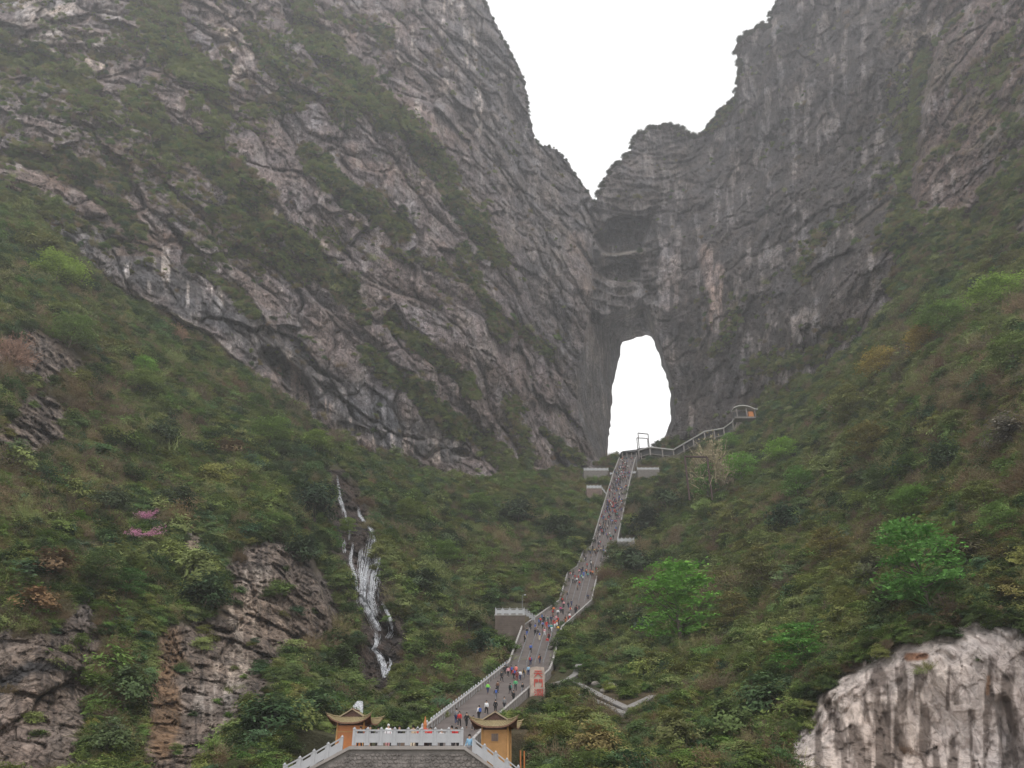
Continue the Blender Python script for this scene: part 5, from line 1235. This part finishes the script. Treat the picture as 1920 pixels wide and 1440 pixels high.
m = MB(); m.box(-.5 * wl, .5 * wl, -3, 2.3, -2.2, -1.0); m.build('base', M_WALL, t)
# tall steel portal frames standing in the cave mouth
def frame(u0, u1, vt0, vt1, vb, Y_, th, mat, lb, nm='steel_frame'):
    A, B, Ct, Dt = W(u0, vb, Y_), W(u1, vb, Y_), W(u0, vt0, Y_), W(u1, vt1, Y_); Ct.x = A.x; Dt.x = B.x
    t = empty(nm, A, 0, label=lb, category='frame')
    for a, b, n_ in ((A, Ct, 'post'), (B, Dt, 'post'), (Ct, Dt, 'crossbar')):
        m = MB(); m.beam(a, b, th, th); o = m.build(n_, mat, t); loc(o, t)
M_FR = plain('dark_frame_steel', (.12, .11, .11), .6, .1)
frame(1199, 1218, 812, 814, 846, 492, .55, M_FR, 'taller grey steel frame standing in the cave opening')
frame(1196, 1216, 821, 822, 846, 484, .5, M_FR, 'lower grey steel frame in front of the taller one in the cave')
frame(1293, 1336, 856, 857, 938, 316, .7, M_RUST, 'rust brown steel gantry frame on the slope beside the pale blossoming tree', 'rusty_frame')
# lamp post by the small platform
p = W(979.5, 1150, 226); q = W(979.5, 1116, 226); t = empty('lamp_post', p, 0, label='thin grey lamp post behind the small railed platform', category='lamp post')
m = MB(); m.tube([(0, 0, -1), (0, 0, q.z - p.z)], [.09, .06], 6); m.build('pole', M_STEEL, t)
m = MB(); m.beam((0, 0, q.z - p.z), (.7, 0, q.z - p.z + .1), .08, .08); m.build('arm', M_STEEL, t)
m = MB(); m.hexa([(.55, -.2, q.z - p.z - .05), (1.05, -.2, q.z - p.z - .05), (1.05, .2, q.z - p.z - .05), (.55, .2, q.z - p.z - .05), (.6, -.12, q.z - p.z + .22), (1.0, -.12, q.z - p.z + .22), (1.0, .12, q.z - p.z + .22), (.6, .12, q.z - p.z + .22)]); m.build('lamp_head', M_WHITE, t)
p = W(1195, 884, 436); q = W(1195.5, 862, 436); m = MB(); m.tube([(0, 0, 0), (0, 0, q.z - p.z)], .16, 5); o = m.build('mast', M_STEEL); o.location = p; tag(o, 'thin pale mast rising from the long upper platform', 'mast')
# pale fallen trunk and overhead wires
a, b = W(515, 1384, 118), W(567, 1354, 126); m = MB(); m.tube([a, a.lerp(b, .5) + Vector((0, 0, .15)), b], [.16, .12, .06], 6); o = m.build('fallen_branch', plain('bleached_wood', (.42, .38, .32), .8, .1)); tag(o, 'bleached bare branch leaning in the bushes left of the pavilion', 'branch')
for k, (q0, q1, lb) in enumerate((((1440,995,205),(1925,1062,118),'uppermost thin overhead wire across the right slope'),((1620,905,195),(1925,930,130),'short overhead wire high on the right slope'),((1700,1042,140),(1925,1068,108),'lowest orange overhead wire near the right edge'))):
    a, b = W(*q0), W(*q1); m = MB(); pts = [a.lerp(b, t / 10) - Vector((0, 0, 4 * (t / 10) * (1 - t / 10))) for t in range(11)]; m.tube(pts, .035, 4); o = m.build('overhead_wire', plain('wire', (.2, .14, .09), .6)); tag(o, lb, 'wire', 'wires over the right slope')

# ------------------------------------------------------------------ people
def skin_mesh(name, verts, edges, rad, sub=1):
    me = bpy.data.meshes.new(name); me.from_pydata(verts, edges, []); o = bpy.data.objects.new(name, me); COL.objects.link(o)
    md = o.modifiers.new('s', 'SKIN'); 
    for k, r in enumerate(rad): me.skin_vertices[0].data[k].radius = (r, r) if not hasattr(r, '__len__') else r
    me.skin_vertices[0].data[0].use_root = True
    sb = o.modifiers.new('d', 'SUBSURF'); sb.levels = sub; sb.render_levels = sub
    dg = bpy.context.evaluated_depsgraph_get(); dg.update(); r = bpy.data.meshes.new_from_object(o.evaluated_get(dg)); r.name = name
    bpy.data.objects.remove(o); r.polygons.foreach_set('use_smooth', [True] * len(r.polygons)); return r
def person_meshes(stride, arm, lean):
    s = stride; a = arm
    V_ = {'pel': (0, 0, .93), 'wst': (0, lean * .3, 1.08), 'chs': (0, lean, 1.32), 'nck': (0, lean * 1.2, 1.47), 'hd0': (0, lean * 1.3, 1.56), 'hd1': (0, lean * 1.35, 1.68)}
    for sx, n in ((-1, 'l'), (1, 'r')):
        f = s * sx
        V_['hip' + n] = (sx * .1, 0, .88); V_['kne' + n] = (sx * .11, f * .5 + .04, .5 + abs(f) * .06 * (f > 0)); V_['ank' + n] = (sx * .11, f * .9 - .02, .08 + (.10 if f > 0 else 0)); V_['toe' + n] = (sx * .12, f * .9 + .14, .03 + (.10 if f > 0 else 0))
        V_['sho' + n] = (sx * .18, lean, 1.40); V_['elb' + n] = (sx * (.26 + a * .25), lean - f * .35, 1.13 + a * .12); V_['wri' + n] = (sx * (.27 + a * .5), lean - f * .5 + .1, .90 + a * .35); V_['han' + n] = (sx * (.27 + a * .6), lean - f * .52 + .13, .82 + a * .38)
    RD_ = {'pel': .13, 'wst': .115, 'chs': (.15, .11), 'nck': .055, 'hd0': .085, 'hd1': .09, 'hip': .085, 'kne': .058, 'ank': .04, 'toe': .035, 'sho': .06, 'elb': .042, 'wri': .03, 'han': .036}
    E_ = [('pel', 'wst'), ('wst', 'chs'), ('chs', 'nck'), ('nck', 'hd0'), ('hd0', 'hd1')]
    for n in 'lr': E_ += [('pel', 'hip' + n), ('hip' + n, 'kne' + n), ('kne' + n, 'ank' + n), ('ank' + n, 'toe' + n), ('chs', 'sho' + n), ('sho' + n, 'elb' + n), ('elb' + n, 'wri' + n), ('wri' + n, 'han' + n)]
    def mk(name, keys, grow):
        ks = [k for k in V_ if k in keys]; ix = {k: i for i, k in enumerate(ks)}
        rd = []
        for k in ks:
            r = RD_.get(k, RD_.get(k[:3])); r = tuple(q * grow + .012 * (grow > 1) for q in r) if hasattr(r, '__len__') else r * grow + .012 * (grow > 1); rd.append(r)
        return skin_mesh(name, [V_[k] for k in ks], [(ix[a_], ix[b_]) for a_, b_ in E_ if a_ in ix and b_ in ix], rd)
    body = mk('body', set(V_), 1.0)
    jack = mk('jacket', {'pel', 'wst', 'chs', 'shol', 'shor', 'elbl', 'elbr', 'wril', 'wrir'}, 1.22)
    trou = mk('trousers', {'pel', 'hipl', 'hipr', 'knel', 'kner', 'ankl', 'ankr'}, 1.2)
    me = bpy.data.meshes.new('hair'); bm = bmesh.new(); bmesh.ops.create_uvsphere(bm, u_segments=10, v_segments=7, radius=.118)
    for q in bm.verts: q.co = Vector((q.co.x * .95, q.co.y * 1.0 - .018, q.co.z * 1.05)) + Vector((0, lean * 1.35, 1.655))
    bmesh.ops.delete(bm, geom=[q for q in bm.verts if q.co.z < 1.60 and q.co.y > lean * 1.35 - .03], context='VERTS')
    bm.to_mesh(me); bm.free()
    for m_ in (body,): m_.materials.append(M_SKIN)
    jack.materials.append(M_CLOTH); trou.materials.append(M_CLOTH); me.materials.append(M_CLOTH)
    return body, jack, trou, me
POSES = [person_meshes(.30, 0, .05), person_meshes(.18, .15, .02), person_meshes(.02, 0, 0), person_meshes(.04, .9, .0)]
bp_ = MB(); bp_.box(-.15, .15, -.3, -.13, 1.0, 1.42); BPM = bp_.mesh('backpack'); BPM.materials.append(M_CLOTH)
CLR = {'red': (.50, .03, .03), 'black': (.012, .012, .014), 'dark': (.03, .03, .035), 'white': (.75, .75, .76), 'grey': (.2, .2, .21), 'beige': (.55, .42, .29), 'cream': (.66, .58, .44), 'orange': (.7, .18, .05), 'yellow': (.75, .42, .05), 'mustard': (.5, .32, .09),
 'teal': (.05, .30, .27), 'green': (.07, .42, .16), 'lime': (.25, .75, .10), 'blue': (.05, .12, .42), 'light blue': (.25, .45, .62), 'navy': (.02, .035, .10), 'pink': (.65, .30, .33), 'salmon': (.75, .22, .18), 'crimson': (.45, .02, .07), 'magenta': (.42, .03, .16), 'brown': (.16, .08, .05), 'maroon': (.2, .03, .03), 'lavender': (.55, .52, .72)}
def section(v_):
    for lim, tx in ((1330, 'at foot of staircase'), (1268, 'on stairs beside carved stone'), (1190, 'on flight above carved stone'), (1126, 'in crowd by railed platform'), (1082, 'on flight above the crowd'), (1060, 'at second stair bend'), (1042, 'on short middle flight'),
                    (1020, 'at bend below side railing'), (965, 'low on long top flight'), (910, 'halfway up top flight')):
        if v_ > lim: return tx
    return 'near the stair top'
# foot points of the sampled stair surface, in view directions
SS = np.linspace(0, len(ST3) - 1.001, 1500); TTs = np.linspace(.05, .95, 31); GR = [(s_, t_) for s_ in SS for t_ in TTs]; GP = np.array([pix(stair_pt(s_, t_)) for s_, t_ in GR])
people = []
def z2(x, y): return 800 + x / 4.3636, 1100 + y / 4.3636
def z4(x, y): return 1000 + x / 7.2, 1000 + y / 7.2
def z3(x, y): return 1040 + x / 5.5385, 800 + y / 5.5385
for x, y, t, b in [(265,1160,'red','dark'),(243,1140,'grey','navy'),(325,1170,'black','black'),(380,1192,'beige','dark'),(428,1105,'white','dark'),(490,1062,'white','black'),(560,1040,'black','black'),(640,1030,'grey','dark'),(565,935,'dark','grey'),(578,870,'brown','dark'),(497,888,'lime','navy'),(682,892,'teal','black'),(728,865,'green','dark'),(720,965,'black','black'),(787,890,'black','grey'),(615,793,'dark','dark'),(640,735,'black','dark'),(658,710,'grey','dark'),(690,735,'crimson','black'),(732,735,'salmon','red'),(668,752,'pink','black'),(713,770,'red','black'),(738,778,'maroon','maroon'),(762,776,'white','navy'),(793,760,'mustard','grey'),(836,742,'light blue','navy'),(848,655,'blue','navy'),(850,552,'blue','dark'),(930,640,'orange','navy'),(988,492,'red','grey'),(1003,450,'red','black'),(922,445,'beige','cream'),(962,408,'pink','white'),(887,410,'dark','black'),(800,462,'beige','black'),(825,410,'black','blue'),(848,362,'black','black'),(893,372,'grey','grey'),(930,315,'red','dark'),(950,352,'lavender','black'),(982,350,'red','red'),(1000,372,'cream','black'),(1026,378,'teal','white'),(1048,346,'red','white'),(1077,384,'yellow','navy'),(1078,318,'black','black'),(1020,306,'navy','black'),(1060,296,'pink','grey'),(992,306,'teal','white'),(962,306,'dark','dark'),(1140,310,'orange','orange'),(1180,288,'white','red'),(1075,252,'white','dark'),(1097,226,'magenta','dark'),(1040,226,'orange','dark'),(1034,250,'dark','black'),(1122,180,'pink','dark'),(1115,240,'black','black'),(1160,180,'black','navy'),(1186,166,'navy','navy'),(1177,226,'cream','grey'),(1225,220,'red','black'),(1110,150,'black','dark'),(1322,112,'navy','black'),(910,400,'grey','dark'),(1040,318,'grey','red'),(1065,330,'orange','dark')]:
    people.append((*z2(x, y), t, b))
for x, y, t, b in [(490,672,'black','black'),(505,600,'white','grey'),(545,585,'dark','grey'),(590,680,'white','black'),(560,692,'grey','dark'),(630,728,'red','navy'),(648,640,'lime','grey'),(620,560,'pink','dark'),(650,552,'navy','navy'),(680,595,'blue','blue'),(710,558,'orange','dark'),(743,612,'teal','navy'),(775,590,'black','black'),(802,585,'orange','dark'),(860,540,'white','grey'),(690,350,'black','black'),(700,395,'white','dark'),(918,390,'dark','grey'),(750,268,'black','black'),(772,292,'navy','navy'),(800,280,'dark','grey'),(830,276,'mustard','dark'),(850,320,'maroon','dark'),(880,270,'grey','dark'),(915,262,'beige','black'),(945,282,'black','dark'),(980,292,'white','red'),(1010,240,'pink','dark'),(1050,240,'red','red'),(1078,228,'red','dark'),(835,145,'black','dark'),(880,178,'navy','dark'),(905,168,'white','navy'),(1045,120,'red','dark'),(995,60,'orange','dark'),(1050,82,'teal','dark'),(1080,84,'black','black'),(925,25,'dark','dark'),(720,560,'brown','black'),(865,265,'brown','dark')]:
    people.append((*z4(x, y), t, b))
rp_ = random.Random(11)
top_c = ['dark', 'black', 'grey', 'red', 'white', 'navy', 'brown', 'pink', 'maroon', 'black', 'dark', 'dark', 'black', 'navy', 'teal', 'blue', 'orange', 'cream', 'grey']
CL3 = [(730,350,22,14,9),(795,350,14,10,5),(740,395,14,18,6),(810,400,10,14,4),(680,455,24,18,9),(735,445,16,12,6),(640,500,20,16,6),(700,520,24,16,8),(775,500,16,12,5),(625,560,18,18,6),(660,590,26,16,8),(730,540,18,14,5),(575,670,12,18,4),(610,670,10,8,2),(640,690,6,8,2),(695,670,12,16,4),(735,660,10,14,3),(708,720,10,14,3),(625,750,7,16,3),(665,770,8,14,3),(700,800,10,16,4),(575,800,18,16,6),(555,830,22,20,7),(610,850,26,18,8),(630,820,14,12,4),(545,880,22,14,5),(685,885,14,16,5),(632,905,9,12,3),(498,960,14,22,5),(570,960,8,16,3),(640,940,8,12,2),(520,1000,14,14,3),(600,1005,6,10,2),(640,1020,16,14,5),(665,970,12,14,4),(472,1055,10,18,4),(487,1112,5,8,1),(640,1090,10,14,3),(665,830,8,10,2)]
for cx, cy, sx_, sy_, n_ in CL3:
    for k in range(n_): people.append((*z3(cx + rp_.gauss(0, sx_ * .6), cy + rp_.gauss(0, sy_ * .6)), rp_.choice(top_c), rp_.choice(['dark', 'black', 'navy', 'grey'])))
def place(p, tcol, bcol, lab, grp, pose, rz, pack, cap=False, s_=1.0):
    body, jack, trou, hair = POSES[pose]
    o = bpy.data.objects.new('person', body); COL.objects.link(o); o.location = p; o.rotation_euler = (0, 0, rz); o.scale = (s_, s_, s_)
    o['label'] = lab; o['category'] = 'person'; o['group'] = grp
    for nm_, me, c_ in (('jacket', jack, CLR[tcol]), ('trousers', trou, CLR[bcol]), ('hair', hair, (.6, .6, .6) if cap else (.015, .012, .01))):
        q = bpy.data.objects.new(nm_, me); COL.objects.link(q); q.parent = o; q.color = (*c_, 1)
    if pack:
        q = bpy.data.objects.new('backpack', BPM); COL.objects.link(q); q.parent = o; q.color = (*CLR[pack], 1)
recs = []
for (uu, vv, t, b) in people:
    k = int(np.argmin((GP[:, 0] - uu) ** 2 + (GP[:, 1] - vv) ** 2)); s_, t_ = GR[k]
    lat = 'by left parapet' if t_ < .25 else ('by right parapet' if t_ > .75 else ('left of centre' if t_ < .45 else ('right of centre' if t_ > .58 else 'mid stair')))
    recs.append([uu, vv, t, b, s_, t_, 'person in %s top and %s trousers %s, %s' % (t, b, section(vv), lat) if False else ('person in %s with %s trousers %s, %s' % (t, b, section(vv), lat) if t != b else 'person all in %s %s, %s' % (t, section(vv), lat))])
from collections import Counter
cnt_ = Counter(r[6] for r in recs); seen = Counter(); ORD = ['lowest', 'second lowest', 'third lowest', 'fourth lowest', 'fifth lowest', 'sixth lowest', 'seventh lowest']
for r in sorted(recs, key=lambda r: -r[1]):
    lb = r[6]
    if cnt_[lb] > 1:
        i = seen[lb]; seen[lb] += 1; lb = lb.replace('person', ORD[min(i, 6)] + ' person', 1) + ''
    p = stair_pt(r[4], r[5]); p.z += .17
    up_ = random.random() < .62; rz = random.gauss(0, .35) + (0 if up_ else math.pi)
    place(p, r[2], r[3], lb, 'people on the great staircase', random.choice([0, 0, 1, 2]), rz, random.choice([None, None, 'black', 'red', 'blue']) if up_ else None, False, random.uniform(1.16, 1.32))
crowd = MB(); cm_ = []; cid = []
mats_c = [('crowd_dark', (.02, .02, .024)), ('crowd_red', (.42, .04, .035)), ('crowd_white', (.6, .6, .6)), ('crowd_blue', (.06, .12, .3)), ('crowd_brown', (.2, .12, .08)), ('crowd_skin', (.40, .26, .18))]
vs_ = []; fs_ = []; mi_ = []
for k in range(240):
    if k < 195: s_ = 11.2 + 3.6 * rp_.random() ** 1.2
    else: s_ = rp_.uniform(5.8, 10.8)
    p = stair_pt(s_, rp_.choice([rp_.uniform(.06, .94), rp_.gauss(.4, .15) % 1])) + Vector((0, 0, .1)); h_ = rp_.uniform(1.9, 2.15); tc = rp_.choice([0, 0, 0, 0, 0, 1, 2, 3, 4, 4]); wd = .24
    for (z0, z1, w0, w1, mm) in ((0, .48, .12, .17, 0), (.46, .84, .2, .24, tc), (.86, 1.0, .12, .09, rp_.choice([0, 0, 5]))):
        n = len(vs_); K = 6
        for zz, ww in ((z0, w0), ((z0 + z1) / 2, max(w0, w1)), (z1, w1 * .8)):
            for j in range(K): an = j * math.pi / 3; vs_.append((p.x + math.cos(an) * ww, p.y + math.sin(an) * ww * .7, p.z + zz * h_))
        for q in (0, 1):
            for j in range(K): fs_.append((n + q * K + j, n + q * K + (j + 1) % K, n + (q + 1) * K + (j + 1) % K, n + (q + 1) * K + j)); mi_.append(mm)
        fs_.append(tuple(n + 2 * K + j for j in range(K))); mi_.append(mm)
me = bpy.data.meshes.new('crowd'); me.from_pydata(vs_, [], fs_)
for nm_, c_ in mats_c: me.materials.append(plain(nm_, c_, .85, .2))
me.polygons.foreach_set('material_index', mi_); me.update(); o = link('crowd', me); tag(o, 'tiny distant visitors crowding the upper flights of the staircase', None, None, 'stuff')
TP = [(674,'dark','dark','dark coated person behind the railing next to the left pavilion',76),(684,'maroon','black','maroon jacket person behind the railing, right of the pavilion corner',80),(692,'black','black','person in black behind the second railing panel',75),(707,'grey','dark','person in grey under the trailing roof corner of the left pavilion',77),(726,'white','pink','person in white behind the third railing panel',74),(733,'pink','dark','person in pink just right of the one in white at the railing',77),(747,'black','grey','dark haired person in black behind the fourth railing panel',76),(773,'beige','cream','person in beige left of the red incense burner',75),(782,'pink','dark','pink topped person beside the red incense burner',79),(806,'red','dark','person in red at the right of the incense burner',77),(812,'red','black','second person in red, further right of the incense burner',80),(827,'white','dark','white hatted person behind the seventh railing panel',79),(846,'red','dark','person in red behind the last railing panel, left one',76),(855,'red','black','person in red behind the last railing panel, right one',78),(862,'dark','dark','dark figure next to the right corner post of the railing',80),(880,'light blue','grey','person in light blue beside the descending railing',74)]
for uu, t, b, lb, Y_ in TP:
    p = W(uu, 1398, Y_); p.z = TZ if uu < 870 else TZ - .9
    place(p, t, b, lb, 'people behind the terrace railing', random.choice([2, 2, 1]), random.uniform(0, 6.28), None, t == 'white', random.uniform(1.05, 1.15))

# ------------------------------------------------------------------ the air
hz, n, o_ = newmat('thin_haze'); pv = N(n, 'ShaderNodeVolumePrincipled'); pv.inputs['Color'].default_value = (.93, .94, .98, 1); pv.inputs['Density'].default_value = HAZE; pv.inputs['Anisotropy'].default_value = .2
n.links.new(pv.outputs[0], o_.inputs['Volume'])
bb = []
for q in COL.objects:
    if q.type == 'MESH' and q.get('kind') == 'structure': c_ = np.array([tuple(w_) for w_ in q.bound_box]); bb += [c_.min(0), c_.max(0)]
bb = np.array(bb); lo_, hi_ = bb.min(0), bb.max(0); print('extent', lo_, hi_)
m = MB(); m.box(lo_[0] - 20, hi_[0] + 20, lo_[1] - 20, hi_[1] + 20, lo_[2] - 1, hi_[2] + 15); o = m.build('haze', hz, kind='stuff')
